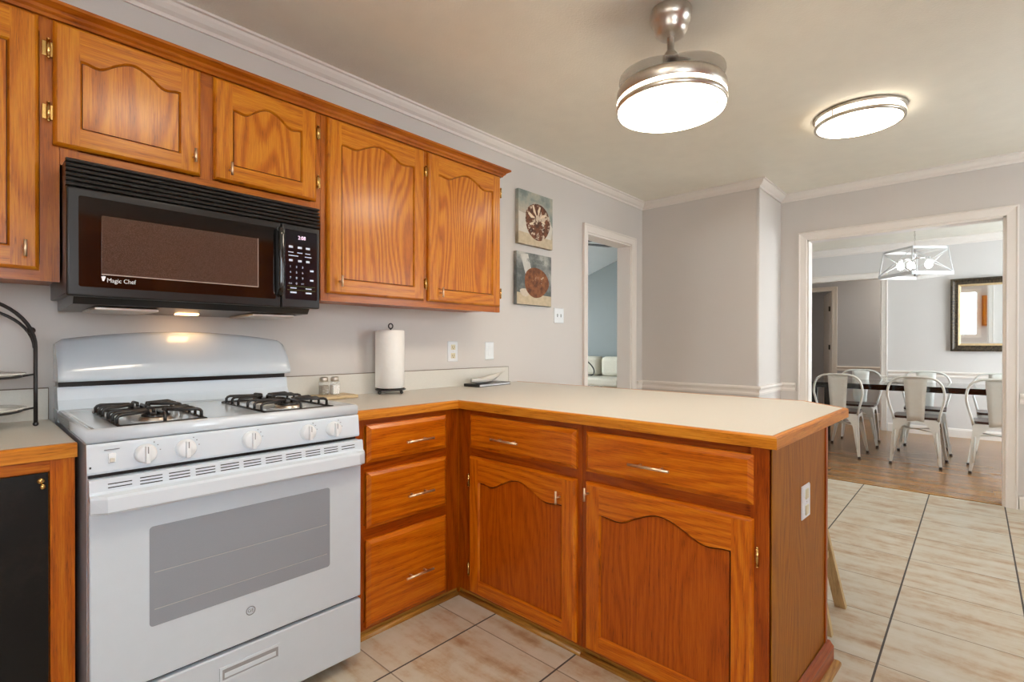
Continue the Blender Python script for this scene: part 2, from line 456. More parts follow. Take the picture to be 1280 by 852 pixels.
# living room
s = MB()
ycz = lambda y: 2.591+0.333*(3.6-y)
poly = [(0.14, 0), (5.1, 0), (5.1, ycz(5.1)), (0.14, ycz(0.14))]
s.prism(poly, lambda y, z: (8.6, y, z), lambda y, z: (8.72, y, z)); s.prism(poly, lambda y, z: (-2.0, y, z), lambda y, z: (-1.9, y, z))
s.box(-2.0, 1.0, 5.1, 5.2, 0, 2.2); s.box(7.8, 8.6, 5.1, 5.2, 0, 2.2); s.box(1.0, 7.8, 5.1, 5.2, 0, 0.6)  # wide unseen opening left here to let sky light in
struct('wall_living', s, WALLL)
s = MB(); s.face([(-2, 0.0, ycz(0.0)), (8.72, 0.0, ycz(0.0)), (8.72, 5.2, ycz(5.2)), (-2, 5.2, ycz(5.2))])
s.face([(-2, 0.0, ycz(0.0)+.05), (8.72, 0.0, ycz(0.0)+.05), (8.72, 5.2, ycz(5.2)+.05), (-2, 5.2, ycz(5.2)+.05)])
struct('ceiling_living', s, plain('ceiling_living', srgb(214, 222, 224), 0.7, var=0.01, vs=5))

# mouldings
crown = [(0, 2.452), (0.010, 2.452), (0.013, 2.466), (0.030, 2.476), (0.044, 2.492), (0.050, 2.503), (0.062, 2.505), (0.062, CZ), (0, CZ)]
rail = [(0, 0.745), (0.010, 0.745), (0.012, 0.760), (0.008, 0.770), (0.010, 0.785), (0.022, 0.795), (0.026, 0.806), (0.022, 0.816), (0, 0.820)]
base = [(0, 0), (0.016, 0), (0.016, 0.075), (0.010, 0.090), (0, 0.092)]
mpz = lambda a, b, h: (a, b, h)
s = MB(); s.sweep([(-1.9, 0), (X0, 0), (X0, Y0), (4.85, Y0), (4.85, -4.2)], crown, mpz); struct('trim_crown', s, TRIM)
s = MB(); s.sweep([(4.97, -0.0), (8.25, 0.0), (8.25, -4.2)], [(o*1.35, CZ-(CZ-h)*1.4) for o, h in crown], mpz)
s.sweep([(4.97, -4.2), (4.97, 0.0)], [(o*1.35, CZ-(CZ-h)*1.4) for o, h in crown], mpz); struct('trim_crown_dining', s, TRIM)
s = MB(); s.sweep([(4.10, 0), (X0, 0), (X0, Y0), (4.85, Y0), (4.85, -1.18)], rail, mpz); s.sweep([(4.85, -2.60), (4.85, -4.2)], rail, mpz)
struct('trim_chair_rail', s, TRIM)
s = MB(); s.sweep([(8.25, -1.5), (8.25, -4.2)], rail, mpz); s.sweep([(9.3, -0.73), (9.3, -4.2)], rail, mpz); struct('trim_chair_rail_dining', s, TRIM)
s = MB(); s.sweep([(4.10, 0), (X0, 0), (X0, Y0), (4.85, Y0), (4.85, -1.18)], base, mpz); s.sweep([(4.85, -2.60), (4.85, -4.2)], base, mpz)
s.sweep([(2.0, 0), (3.21, 0)], base, mpz); struct('baseboard_front', s, TRIM)
s = MB(); s.sweep([(8.25, -1.5), (8.25, -4.2)], [(o, h*1.2) for o, h in base], mpz); s.sweep([(9.3, -0.73), (9.3, -4.2)], [(o, h*1.2) for o, h in base], mpz); struct('baseboard_dining', s, TRIM)
# casings
cas = [(0, 0), (-0.066, 0), (-0.066, 0.020), (-0.058, 0.022), (-0.050, 0.016), (-0.014, 0.012), (-0.004, 0.012), (0, 0.008)]
s = MB(); s.sweep([(3.284, 0), (3.284, 2.09), (4.008, 2.09), (4.008, 0)], cas, lambda a, b, h: (a, -h, b))
s.box(3.284, 3.298, 0.0, 0.14, 0, 2.09); s.box(3.994, 4.008, 0.0, 0.14, 0, 2.09); s.box(3.284, 4.008, 0.0, 0.14, 2.076, 2.09)
struct('trim_door_casing', s, TRIM)
s = MB(); s.sweep([(1.267, 0), (1.267, 2.09), (2.527, 2.09), (2.527, 0)], cas, lambda a, b, h: (4.85-h, -a, b))
s.sweep([(1.267, 0), (1.267, 2.09), (2.527, 2.09), (2.527, 0)], cas, lambda a, b, h: (4.97+h, -a, b))
s.box(4.85, 4.97, -1.267, -1.281, 0, 2.09); s.box(4.85, 4.97, -2.513, -2.527, 0, 2.09); s.box(4.85, 4.97, -2.527, -1.267, 2.076, 2.09)
struct('trim_opening_casing', s, TRIM)
s = MB(); s.sweep([(0.45, 0), (0.45, 2.085), (1.425, 2.085), (1.425, 0)], cas, lambda a, b, h: (8.25-h, -a, b))
s.box(8.25, 8.37, -1.425, -1.411, 0, 2.085); s.box(8.25, 8.37, -1.425, -0.45, 2.071, 2.085)
struct('trim_hall_opening', s, TRIM)
s = MB(); s.sweep([(0.02, 0), (0.02, 2.03), (0.665, 2.03), (0.665, 0)], cas, lambda a, b, h: (9.3-h, -a, b))
s.box(9.3, 9.42, -0.665, -0.65, 0, 2.03)
struct('trim_hall_door_casing', s, TRIM)
# open hall door, hinged on its right jamb, swung away from us
s = MB(); s.prism([(9.43, -0.64), (10.08, -0.43), (10.07, -0.395), (9.42, -0.60)], lambda x, y: (x, y, 0.01), lambda x, y: (x, y, 2.02)); dr = struct('door_1', s, TRIM)
for z in (0.25, 1.12, 1.75):
    q = MB(); q.tube([(9.425, -0.60, z-0.04), (9.425, -0.60, z+0.04)], 0.008, 8); q.box(9.41, 9.424, -0.612, -0.59, z-0.04, z+0.04)
    obj('hinge', q, DARKM, dr)

# sink window seen in the mirror, plus right-wall windows added for daylight
def window(name, u0, u1, z0, z1, mp, grid=(2, 2)):
    s = MB(); s.sweep([(u0, z0), (u0, z1), (u1, z1), (u1, z0)], [(0, -0.10), (0.04, -0.10), (0.04, 0.0), (0, 0.0)], mp, closed=True)
    s.sweep([(u0, z0), (u0, z1), (u1, z1), (u1, z0)], [(-0.06, 0), (0.0, 0), (0.0, 0.018), (-0.06, 0.018)], mp, closed=True)
    for i in range(1, grid[0]):
        u = u0+(u1-u0)*i/grid[0]; s.sweep([(u, z0), (u, z1)], [(-0.01, -0.06), (0.01, -0.06), (0.01, -0.03), (-0.01, -0.03)], mp)
    for i in range(1, grid[1]):
        z = z0+(z1-z0)*i/grid[1]; s.sweep([(u0, z), (u1, z)], [(-0.012, -0.065), (0.012, -0.065), (0.012, -0.03), (-0.012, -0.03)], mp)
    w_ = struct(name, s, TRIM)
    g = MB(); g.face([mp(u0, z0, -0.05), mp(u1, z0, -0.05), mp(u1, z1, -0.05), mp(u0, z1, -0.05)])
    obj('pane', g, PANE, w_); return w_
window('window_1', by0, by1, bz0, bz1, lambda a, b, h: (-1.9+h, a, b))
window('added_window_4', -1.6, 0.1, 0.95, 2.2, lambda a, b, h: (a, -4.2+h, b), (2, 2))  # unseen window, added to light the range front
window('added_window_2', wx0, wx1, 0.85, 2.10, lambda a, b, h: (a, -4.2+h, b), (2, 2))  # unseen window, added for daylight on the right-hand floor
window('added_window_3', 5.4, 7.9, 0.4, 2.2, lambda a, b, h: (a, -4.2+h, b), (2, 2))  # unseen window, added and enlarged to brighten the dining room

# ------------------------------------------------------------------ cabinet parts
def map_y(y0):  return lambda u, v, w: (u, y0-w, v)          # faces -y, u = x
def map_x(x0):  return lambda u, v, w: (x0-w, -u, v)         # faces -x, u = -y
def door(parent, P, u0, u1, v0, v1, pal, grain_u, arch=0.042, st=0.062, top=0.10, t=0.020, knob=None, hinges=(), knobmat=None):
    """cathedral door: stiles, rails, recessed arched panel; pal = dict axis->material"""
    s = MB(); V, H, G = 0, 1, 2; b = 0.009; d = t-0.006
    s.face([P(u0+b, v0+b, t), P(u0+st, v0+b, t), P(u0+st, v1-b, t), P(u0+b, v1-b, t)], V)
    s.face([P(u1-st, v0+b, t), P(u1-b, v0+b, t), P(u1-b, v1-b, t), P(u1-st, v1-b, t)], V)
    s.face([P(u0+st, v0+b, t), P(u1-st, v0+b, t), P(u1-st, v0+st, t), P(u0+st, v0+st, t)], H)
    a0, a1 = u0+st, u1-st; vs = v1-top; n = 28
    def c(u):
        q = (u-a0)/(a1-a0); q = min(max((q-0.06)/0.88, 0), 1)
        hm = 0.5-0.5*math.cos(2*PI*min(max((q-0.10)/0.80, 0), 1)); e_ = min(q, 1-q)
        return vs+arch*hm-0.006*(math.sin(PI*e_/0.26) if e_ < 0.26 else 0)
    us = [a0+(a1-a0)*i/n for i in range(n+1)]
    for ua, ub in zip(us, us[1:]):
        s.face([P(ua, c(ua), t), P(ub, c(ub), t), P(ub, v1-b, t), P(ua, v1-b, t)], H)
    # outer edge: ogee-like bevel
    o4 = [(u0, v0), (u1, v0), (u1, v1), (u0, v1)]; i4 = [(u0+b, v0+b), (u1-b, v0+b), (u1-b, v1-b), (u0+b, v1-b)]
    m4 = [(u0+0.004, v0+0.004), (u1-0.004, v0+0.004), (u1-0.004, v1-0.004), (u0+0.004, v1-0.004)]
    for k in range(4):
        j = (k+1) % 4; mi = H if k in (0, 2) else V
        s.face([P(*o4[k], t-0.010), P(*o4[j], t-0.010), P(*m4[j], t-0.004), P(*m4[k], t-0.004)], mi)
        s.face([P(*m4[k], t-0.004), P(*m4[j], t-0.004), P(*i4[j], t), P(*i4[k], t)], mi)
        s.face([P(*o4[k], 0), P(*o4[j], 0), P(*o4[j], t-0.010), P(*o4[k], t-0.010)], mi)
    s.face([P(*q, 0) for q in o4], V)
    # inner edge: chamfer down to a groove
    loop = [(a0, v0+st), (a1, v0+st)]+[(u, c(u)) for u in us[::-1]]
    def inset(pt, k):
        u, v = pt; du = k if u <= a0+1e-6 else (-k if u >= a1-1e-6 else 0); dv = k if v <= v0+st+1e-6 else -k
        return (u+du, v+dv)
    for k in range(len(loop)):
        p, q = loop[k], loop[(k+1) % len(loop)]
        mi = H if k == 0 or k >= 2 else V
        if abs(p[0]-q[0]) < 1e-9: mi = V
        s.face([P(*p, t), P(*q, t), P(*inset(q, 0.005), t-0.009), P(*inset(p, 0.005), t-0.009)], mi)
        s.face([P(*inset(p, 0.005), t-0.009), P(*inset(q, 0.005), t-0.009), P(*inset(q, 0.0075), t-0.010), P(*inset(p, 0.0075), t-0.010)], G)
    hg = 'x' if grain_u == 'x' else 'y'
    dr_ = obj('door', s, [pal['z'], pal[hg], GROOVE], parent)
    p_ = MB(); k = 0.007
    for ua, ub in zip(us, us[1:]):
        va = c(ua)-k; vb = c(ub)-k
        ua2 = max(ua, a0+k); ub2 = min(ub, a1-k)
        if ub2 > ua2: p_.face([P(ua2, v0+st+k, t-0.007), P(ub2, v0+st+k, t-0.007), P(ub2, vb, t-0.007), P(ua2, va, t-0.007)])
    obj('panel', p_, pal['p'], dr_)
    if knob:
        ku, kv = knob; q = MB()
        q.tube([P(ku, kv-0.024, t+0.026), P(ku, kv+0.024, t+0.026)], 0.0045, 10)
        q.tube([P(ku, kv, t), P(ku, kv, t+0.026)], 0.004, 8)
        obj('knob', q, knobmat or PULL, dr_, 'satin metal bar knob')
    for hu, hv in hinges:
        q = MB(); side = 1 if hu > u1 else -1
        q.tube([P(hu, hv-0.026, 0.012), P(hu, hv+0.026, 0.012)], 0.005, 10)
        for e in (-1, 1): q.tube([P(hu, hv+e*0.026, 0.012), P(hu, hv+e*0.031, 0.012)], [0.0055, 0.002], 10)
        a_, b_ = hu-side*0.012, hu+side*0.014
        pts = [P(a_, hv-0.022, 0.001), P(b_, hv+0.022, 0.006)]
        q.box(pts[0][0], pts[1][0], pts[0][1], pts[1][1], pts[0][2], pts[1][2], 0.001)
        obj('hinge', q, BRASS if knobmat is None else DARKM, dr_, 'brass hinge' if knobmat is None else None)
    return dr_
def drawer(parent, P, u0, u1, v0, v1, pal, hg, pull=None, t=0.020, name='drawer'):
    s = MB(); b = 0.016
    o4 = [(u0, v0), (u1, v0), (u1, v1), (u0, v1)]
    def ins(k): return [(u0+k, v0+k), (u1-k, v0+k), (u1-k, v1-k), (u0+k, v1-k)]
    rings = [(o4, 0), (o4, t-0.010), (ins(0.004), t-0.0085), (ins(b), t), ]
    for (A, wa), (B, wb) in zip(rings, rings[1:]):
        for k in range(4):
            j = (k+1) % 4; s.face([P(*A[k], wa), P(*A[j], wa), P(*B[j], wb), P(*B[k], wb)])
    s.face([P(*q, t) for q in ins(b)]); s.face([P(*q, 0) for q in o4])
    d_ = obj(name, s, pal[hg], parent)
    if pull:
        pa, pb, pv = pull; q = MB(); w_ = t+0.028
        q.tube([P(pa, pv, w_), P(pb, pv, w_)], 0.0048, 10)
        for f in (0.24, 0.76):
            u = pa+(pb-pa)*f; q.tube([P(u, pv, t), P(u, pv, w_)], 0.004, 8)
        obj('handle', q, PULL, d_, 'satin metal bar handle')
    return d_
def frame(s, P, u0, u1, v0, v1, holes, w0, w1, stile=0.03):
    """solid face-frame slab"""
    a = P(u0, v0, w0); b = P(u1, v1, w1); s.box(a[0], b[0], a[1], b[1], a[2], b[2], 0.0015)

# ------------------------------------------------------------------ upper cabinets
UP = map_y(-0.301)
def upper(x0, x1, z0, z1, label, doors, endr=False):
    c = thing('wall_cabinet', label, 'cabinet', ((x0+x1)/2, -0.15, z0), 'oak wall cabinets above the range and counter')
    s = MB(); s.box(x0+0.001, x1-0.001, -0.285, -0.002, z0+0.012, z1); obj('body', s, OAKU['z'], c)
    s = MB(); st = 0.045
    s.box(x0+0.0005, x0+st, -0.301, -0.285, z0, z1, mi=0); s.box(x1-st, x1-0.0005, -0.301, -0.285, z0, z1, mi=0)
    s.box(x0+st, x1-st, -0.301, -0.285, z0, z0+0.05, mi=1); s.box(x0+st, x1-st, -0.301, -0.285, z1-0.06, z1, mi=1)
    if len(doors) > 1:
        m = (doors[0][1]+doors[1][0])/2; s.box(m-0.04, m+0.04, -0.301, -0.285, z0+0.05, z1-0.06, mi=0)
    obj('face_frame', s, [OAKU['z'], OAKU['x']], c)
    for (u0, u1, v0, v1, kn, hs) in doors: door(c, UP, u0, u1, v0, v1, OAK, 'x', knob=kn, hinges=hs)
    return c
upper(-0.95, -0.008, 1.352, 2.16, 'oak wall cabinet at the left edge, hanging left of the black microwave',
      [(-0.93, -0.50, 1.383, 2.1415, (-0.53, 1.44), ()), (-0.49, -0.0555, 1.383, 2.1415, (-0.087, 1.44), ())])
upper(-0.008, 0.826, 1.712, 2.16, 'short oak wall cabinet with two arched doors directly above the microwave',
      [(-0.024, 0.370, 1.766, 2.1415, (0.346, 1.826), ((-0.034, 2.052), (-0.034, 1.862))), (0.412, 0.802, 1.766, 2.1415, (0.464, 1.810), ((0.810, 2.06), (0.810, 1.85)))])
upper(0.826, 1.932, 1.350, 2.16, 'tall oak wall cabinet with two arched doors right of the microwave',
      [(0.851, 1.367, 1.383, 2.1415, (0.904, 1.437), ((1.380, 2.04), (1.380, 1.47))), (1.394, 1.920, 1.383, 2.1415, (1.466, 1.43), ((1.927, 2.05), (1.927, 1.46)))])
s = MB()
cpf = [(0, 2.146), (0.010, 2.146), (0.014, 2.154), (0.022, 2.160), (0.026, 2.168), (0.040, 2.176), (0.046, 2.178), (0.046, 2.188), (0, 2.188)]
s.sweep([(-0.95, -0.303), (1.934, -0.303), (1.934, -0.002)], cpf, mpz)
s.box(-0.95, 1.93, -0.30, -0.002, 2.162, 2.17)
tag(obj('cabinet_moulding', s, OAKU['x']), 'stained oak crown moulding running along the top of the wall cabinets', 'moulding')

# ------------------------------------------------------------------ base cabinets
ST = map_y(-0.590); PX = map_x(1.3595)
c = thing('base_cabinet', 'oak base cabinet with three stacked drawers beside the white range', 'cabinet', (1.06, -0.3, 0))
s = MB(); s.box(0.778, 1.355, -0.575, -0.004, 0.0, 0.866); obj('body', s, OAKB['z'], c)
s = MB(); s.box(0.778, 0.86, -0.590, -0.575, 0.03, 0.866, mi=0); s.box(1.28, 1.3555, -0.590, -0.575, 0.03, 0.866, mi=0)
for z0, z1 in ((0.03, 0.06), (0.375, 0.445), (0.645, 0.705), (0.835, 0.866)): s.box(0.86, 1.28, -0.590, -0.575, z0, z1, mi=1)
obj('face_frame', s, [OAKF['z'], OAKF['x']], c)
drawer(c, ST, 0.867, 1.2735, 0.6945, 0.843, OAKB, 'x', (1.033, 1.175, 0.757))
drawer(c, ST, 0.867, 1.2735, 0.434, 0.657, OAKB, 'x', (1.041, 1.177, 0.530))
drawer(c, ST, 0.865, 1.2735, 0.041, 0.388, OAKB, 'x', (1.033, 1.173, 0.190))
s = MB(); s.box(0.778, 1.350, -0.586, -0.57, 0.0, 0.029); s.tube([(0.785, -0.588, 0.0), (1.345, -0.588, 0.0)], 0.017, 12)
obj('shoe_moulding', s, OAKTX, c)

def pen_face(s, y0, y1, zs):
    pass
c = thing('base_cabinet', 'oak peninsula cabinet nearest the inner corner, one drawer above an arched door', 'cabinet', (1.65, -0.95, 0))
s = MB(); s.box(1.3755, 1.905, -1.284, -0.592, 0.0, 0.866); s.box(1.361, 1.905, -0.591, -0.004, 0.0, 0.866); obj('body', s, OAKB['z'], c)
s = MB()
s.box(1.3595, 1.3755, -0.68, -0.5915, 0.03, 0.866, mi=0); s.box(1.3595, 1.3755, -1.284, -1.255, 0.03, 0.866, mi=0)
for z0, z1 in ((0.03, 0.06), (0.645, 0.705), (0.835, 0.866)): s.box(1.3595, 1.3755, -1.255, -0.68, z0, z1, mi=1)
obj('face_frame', s, [OAKF['z'], OAKF['y']], c)
drawer(c, PX, 0.677, 1.2653, 0.6945, 0.843, OAKB, 'y', (0.844, 0.998, 0.757))
door(c, PX, 0.677, 1.2653, 0.041, 0.657, OAKB, 'y', arch=0.05, top=0.108, knob=(1.194, 0.580), hinges=((0.668, 0.545), (0.668, 0.14)), knobmat=None)
s = MB(); s.box(1.3635, 1.376, -1.284, -0.592, 0.0, 0.029); s.tube([(1.3615, -0.60, 0.0), (1.3615, -1.284, 0.0)], 0.017, 12)
obj('shoe_moulding', s, OAKT, c)

c = thing('base_cabinet', 'oak peninsula end cabinet with a wide drawer, arched door and side outlet', 'cabinet', (1.65, -1.6, 0))
s = MB(); s.box(1.3755, 1.885, -1.935, -1.286, 0.0, 0.866); obj('body', s, OAKB['z'], c)
s = MB()
s.box(1.3595, 1.3755, -1.33, -1.286, 0.03, 0.866, mi=0); s.box(1.349, 1.3755, -1.940, -1.885, 0.0, 0.866, mi=0)
for z0, z1 in ((0.03, 0.06), (0.645, 0.705), (0.835, 0.866)): s.box(1.3595, 1.3755, -1.885, -1.33, z0, z1, mi=1)
obj('face_frame', s, [OAKF['z'], OAKF['y']], c)
drawer(c, PX, 1.3077, 1.8942, 0.6945, 0.843, OAKB, 'y', (1.501, 1.648, 0.757))
door(c, PX, 1.3077, 1.8942, 0.041, 0.657, OAKB, 'y', arch=0.05, top=0.108, knob=(1.325, 0.618), hinges=((1.903, 0.547), (1.903, 0.14)), knobmat=None)
s = MB(); s.box(1.3635, 1.376, -1.93, -1.286, 0.0, 0.029); s.tube([(1.3615, -1.286, 0.0), (1.3615, -1.93, 0.0)], 0.017, 12)
obj('shoe_moulding', s, OAKT, c)
# end panel, very slightly out of square
e0, e1 = (1.3490, -1.9425), (1.905, -1.970)
s = MB()
s.prism([e0, e1, (1.905, -1.936), (1.349, -1.936)], lambda x, y: (x, y, 0.0), lambda x, y: (x, y, 0.866)); obj('end_panel', s, OAKP, c)
s = MB(); s.box(1.886, 1.912, -1.975, -1.286, 0.0, 0.866, 0.002); obj('corner_post', s, OAKF['z'], c)
s = MB()
s.sweep([e0, (1.912, -1.9755), (1.912, -1.3)], [(0, 0), (0.016, 0), (0.016, 0.070), (0.011, 0.080), (0.006, 0.092), (0, 0.095)], mpz)
obj('baseboard', s, OAKF['x'], c)
s = MB()
s.sweep([(1.365, -1.959), (1.9295, -1.992), (1.9295, -1.3)], [(0, 0), (0.020, 0), (0.0185, 0.009), (0.013, 0.016), (0.006, 0.020), (0, 0.021)], mpz)
obj('shoe_moulding', s, OAKTX, c)

# ------------------------------------------------------------------ countertops
def offset_poly(poly, d):
    n = len(poly); out = []
    for i in range(n):
        p0, p1, p2 = Vector(poly[i-1]), Vector(poly[i]), Vector(poly[(i+1) % n])
        a = (p1-p0).normalized(); b = (p2-p1).normalized()
        n1 = Vector((a.y, -a.x)); n2 = Vector((b.y, -b.x)); k = (n1+n2)/(1+n1.dot(n2))
        out.append((p1.x+k.x*d, p1.y+k.y*d))
    return out
c1 = (2.240, -1.985)
edge_path = [(0.778, -0.612), (1.3355, -0.612), (1.3355, -1.957), c1]
arc = [(2.43, -1.79)]
edge_path += arc + [(2.43, -0.003)]
inner = []
s0 = 0.018
P_ = [Vector(p) for p in edge_path]
for i in range(len(P_)):
    din = (P_[i]-P_[i-1]).normalized() if i else (P_[1]-P_[0]).normalized()
    do = (P_[i+1]-P_[i]).normalized() if i < len(P_)-1 else din
    n1 = Vector((-din.y, din.x)); n2 = Vector((-do.y, do.x)); k = (n1+n2)/(1+n1.dot(n2))
    inner.append((P_[i].x+k.x*s0, P_[i].y+k.y*s0))
ct = thing('countertop', 'L-shaped cream laminate countertop with oak edge over the corner and peninsula', 'countertop', (1.8, -1.0, 0.868))
s = MB()
inner2 = inner[:-1]+[(inner[-1][0], -0.003)]
s.prism(inner2+[(0.778, -0.003)], lambda x, y: (x, y, 0.868), lambda x, y: (x, y, 0.9035))
obj('top', s, LAM, ct)
s = MB()
ep = [(0, 0.867), (0.001, 0.868), (0.001, 0.899), (-0.003, 0.9035), (-0.012, 0.9045), (-0.0178, 0.9025), (-0.0178, 0.867)]
s.sweep([edge_path[0], edge_path[1]], ep, mpz, mi=0)
s2 = MB(); s2.sweep(edge_path, ep, mpz)
# grain follows each run: x runs and y runs in their own slots
for f in s2.bm.faces:
    cc = f.calc_center_median(); f.material_index = 0 if (cc.y > -0.63 and cc.x < 1.34) or cc.y < -1.93 else 1
s.bm.free(); obj('edge_trim', s2, [OAKE['x'], OAKE['y']], ct)
s = MB(); s.box(0.778, 2.309, -0.020, -0.003, 0.904, 1.0095, mi=0); s.box(0.778, 2.310, -0.0205, -0.003, 1.0095, 1.0125, mi=1); s.box(2.309, 2.311, -0.0205, -0.003, 0.904, 1.0125, mi=1)
obj('backsplash', s, [LAM, plain('laminate_seam', srgb(120, 104, 88), 0.5)], ct)

lc = thing('countertop', 'cream laminate countertop with oak edge at the left of the range', 'countertop', (-0.6, -0.3, 0.868))
s = MB(); s.box(-1.2, -0.0075, -0.615, -0.003, 0.868, 0.9035); obj('top', s, LAM, lc)
s = MB(); s.sweep([(-1.2, -0.634), (-0.0065, -0.634)], ep, mpz); obj('edge_trim', s, OAKE['x'], lc)
s = MB(); s.box(-1.2, -0.012, -0.020, -0.003, 0.904, 1.0095, mi=0); s.box(-1.2, -0.0115, -0.0205, -0.003, 1.0095, 1.0125, mi=1); s.box(-0.012, -0.010, -0.0205, -0.003, 0.904, 1.0125, mi=1)
obj('backsplash', s, [LAM, bpy.data.materials['laminate_seam']], lc)
c = thing('base_cabinet', 'oak base cabinet frame left of the range around a black panel', 'cabinet', (-0.3, -0.3, 0))
s = MB(); s.box(-1.2, -0.010, -0.59, -0.004, 0.0, 0.866); obj('body', s, OAKB['z'], c)
s = MB(); s.box(-0.058, -0.009, -0.612, -0.59, 0.0, 0.866, 0.001, mi=0); s.box(-1.2, -0.058, -0.612, -0.59, 0.836, 0.866, mi=1)
obj('face_frame', s, [OAKB['z'], OAKB['x']], c)
def blackpanel():
    m, t, b = nt('scuffed_black_board')
    co = objco(t)
    n = noise(t, co, 6, 6, 0.7)
    t.links.new(ramp(t, n, [(0.5, srgb(8, 7, 7)), (0.72, srgb(34, 28, 24))]), b.inputs['Base Color'])
    setp(b, Roughness=0.4, Specular_IOR_Level=0.3); bump(t, b, noise(t, co, 300, 2), 0.1); return m
s = MB(); s.box(-0.66, -0.062, -0.622, -0.6125, 0.02, 0.834, 0.001); bp = tag(obj('front_panel', s, blackpanel()), 'scuffed flat black panel under the left counter, screwed at its top corner', 'panel')
s = MB(); s.lathe([(0, -0.006), (0.006, -0.005), (0.008, 0)], (-0.076, -0.622, 0.815), 'y', 14); s.ball((-0.073, -0.628, 0.801), 0.006, 10, (1, 0.8, 1.3)); obj('screw', s, BRASS, bp)

# ------------------------------------------------------------------ range
rg = thing('gas_range', 'white freestanding gas range with four burners, oven door and bottom drawer', 'stove', (0.381, -0.35, 0))
s = MB(); s.box(0.004, 0.758, -0.695, -0.04, 0.03, 0.905, 0.003)
for x in (0.06, 0.70):
    for y in (-0.62, -0.1): s.box(x-0.02, x+0.02, y-0.02, y+0.02, 0.0, 0.03)
obj('body', s, WHITE, rg)
# cooktop with raised rim
s = MB()
xo0, xo1, yo0, yo1 = 0.0, 0.762, -0.712, -0.150
rings = [((0.002, 0.760, -0.711, -0.150), 0.909), ((xo0, xo1, -0.714, yo1), 0.915), ((xo0, xo1, -0.714, yo1), 0.937), ((0.004, 0.758, -0.709, -0.150), 0.943),
         ((0.010, 0.752, -0.700, -0.155), 0.9445), ((0.022, 0.740, -0.688, -0.160), 0.9385), ((0.028, 0.734, -0.680, -0.165), 0.9375)]
def rr(b_, z): x0, x1, y0, y1 = b_; return [(x0, y0, z), (x1, y0, z), (x1, y1, z), (x0, y1, z)]
for (A, za), (B, zb) in zip(rings, rings[1:]):
    A_, B_ = rr(A, za), rr(B, zb)
    for k in range(4): s.face([A_[k], A_[(k+1) % 4], B_[(k+1) % 4], B_[k]], smooth=True)
s.face(rr(*rings[-1])); s.face(rr(*rings[0]))
s.box(0.0, 0.762, -0.150, -0.04, 0.905, 0.9445, 0.002)
bmesh.ops.remove_doubles(s.bm, verts=s.bm.verts, dist=1e-6)
ck = obj('cooktop', s, WHITE, rg)
# riser and curved backguard
s = MB()
s.prism([(-0.150, 0.944), (-0.128, 0.975), (-0.120, 1.018), (-0.03, 1.018), (-0.03, 0.944)], lambda y, z: (0.002, y, z), lambda y, z: (0.760, y, z)); obj('riser', s, WHITE, rg)
s = MB(); s.box(0.006, 0.756, -0.108, -0.035, 1.018, 1.05, mi=0); obj('vent_gap', s, BLACK, rg)
s = MB(); nx = 40; sec = [(-0.150, 1.036), (-0.156, 1.044), (-0.156, 1.056), (-0.150, 1.075), (-0.132, 1.110), (-0.110, 1.140), (-0.090, 1.165), (-0.074, 1.0), (-0.060, 1.0), (-0.03, 1.0), (-0.03, 1.036)]
rows = []
for i in range(nx+1):
    x = 0.0005+0.761*i/nx; q = (x-0.381)/0.381; topz = 1.176+0.034*(1-q*q)-(0.012*max(0, (abs(q)-0.955)/0.045)**2)
    row = []
    for k, (y, z) in enumerate(sec):
        f = (z-1.044)/(1.165-1.044) if k < 7 else 0
        if k in (2, 3, 4, 5, 6): z = 1.056+(topz-0.014-1.056)*((sec[k][1]-1.056)/(1.165-1.056))
        if k == 7: z = topz-0.003
        if k == 8: z = topz
        if k == 9: z = topz-0.004
        row.append(s.bm.verts.new((x, y, z)))
    rows.append(row)
for A, B in zip(rows, rows[1:]):
    for k in range(len(sec)):
        k2 = (k+1) % len(sec); f = s.bm.faces.new((A[k], B[k], B[k2], A[k2])); f.smooth = k < 9
s.bm.faces.new(rows[0]); s.bm.faces.new(rows[-1][::-1])
obj('backguard', s, WHITE, rg)
# control panel, slightly raked
s = MB()
s.prism([(-0.700, 0.907), (-0.7135, 0.907), (-0.716, 0.900), (-0.722, 0.836), (-0.719, 0.830), (-0.700, 0.830)], lambda y, z: (0.001, y, z), lambda y, z: (0.763, y, z))
cp = obj('control_panel', s, WHITE, rg)
cpy = lambda z: -0.716-(0.900-z)/0.064*0.006
for i, x in enumerate((0.124, 0.218, 0.394, 0.572, 0.664)):
    z = 0.868; y = cpy(z); k = MB(); R_ = 0.0255 if i != 2 else 0.027
    k.lathe([(0, -0.019), (R_*0.78, -0.019), (R_*0.90, -0.016), (R_*0.96, -0.008), (R_, -0.005), (R_*1.02, -0.001), (R_, 0.001)], (x, y, z), 'y', 30)
    a = 0.06*(i-2)*0
    k.box(x-0.0055, x+0.0055, y-0.031, y-0.015, z-R_*0.92, z+R_*0.92, 0.0025)
    kn = obj('knob', k, WHITEP, rg)
    m_ = MB(); m_.box(x-0.001, x+0.001, y-0.0318, y-0.0308, z+0.004, z+R_*0.85); obj('pointer', m_, GREYP, kn)
    m_ = MB()
    for ang in (35, 55, 80): m_.box(x+0.034*math.sin(math.radians(ang))-0.0012, x+0.034*math.sin(math.radians(ang))+0.0012, y-0.0008, y+0.002, z+0.034*math.cos(math.radians(ang))-0.001, z+0.034*math.cos(math.radians(ang))+0.001)
    obj('dial_marks', m_, GREYP, kn)
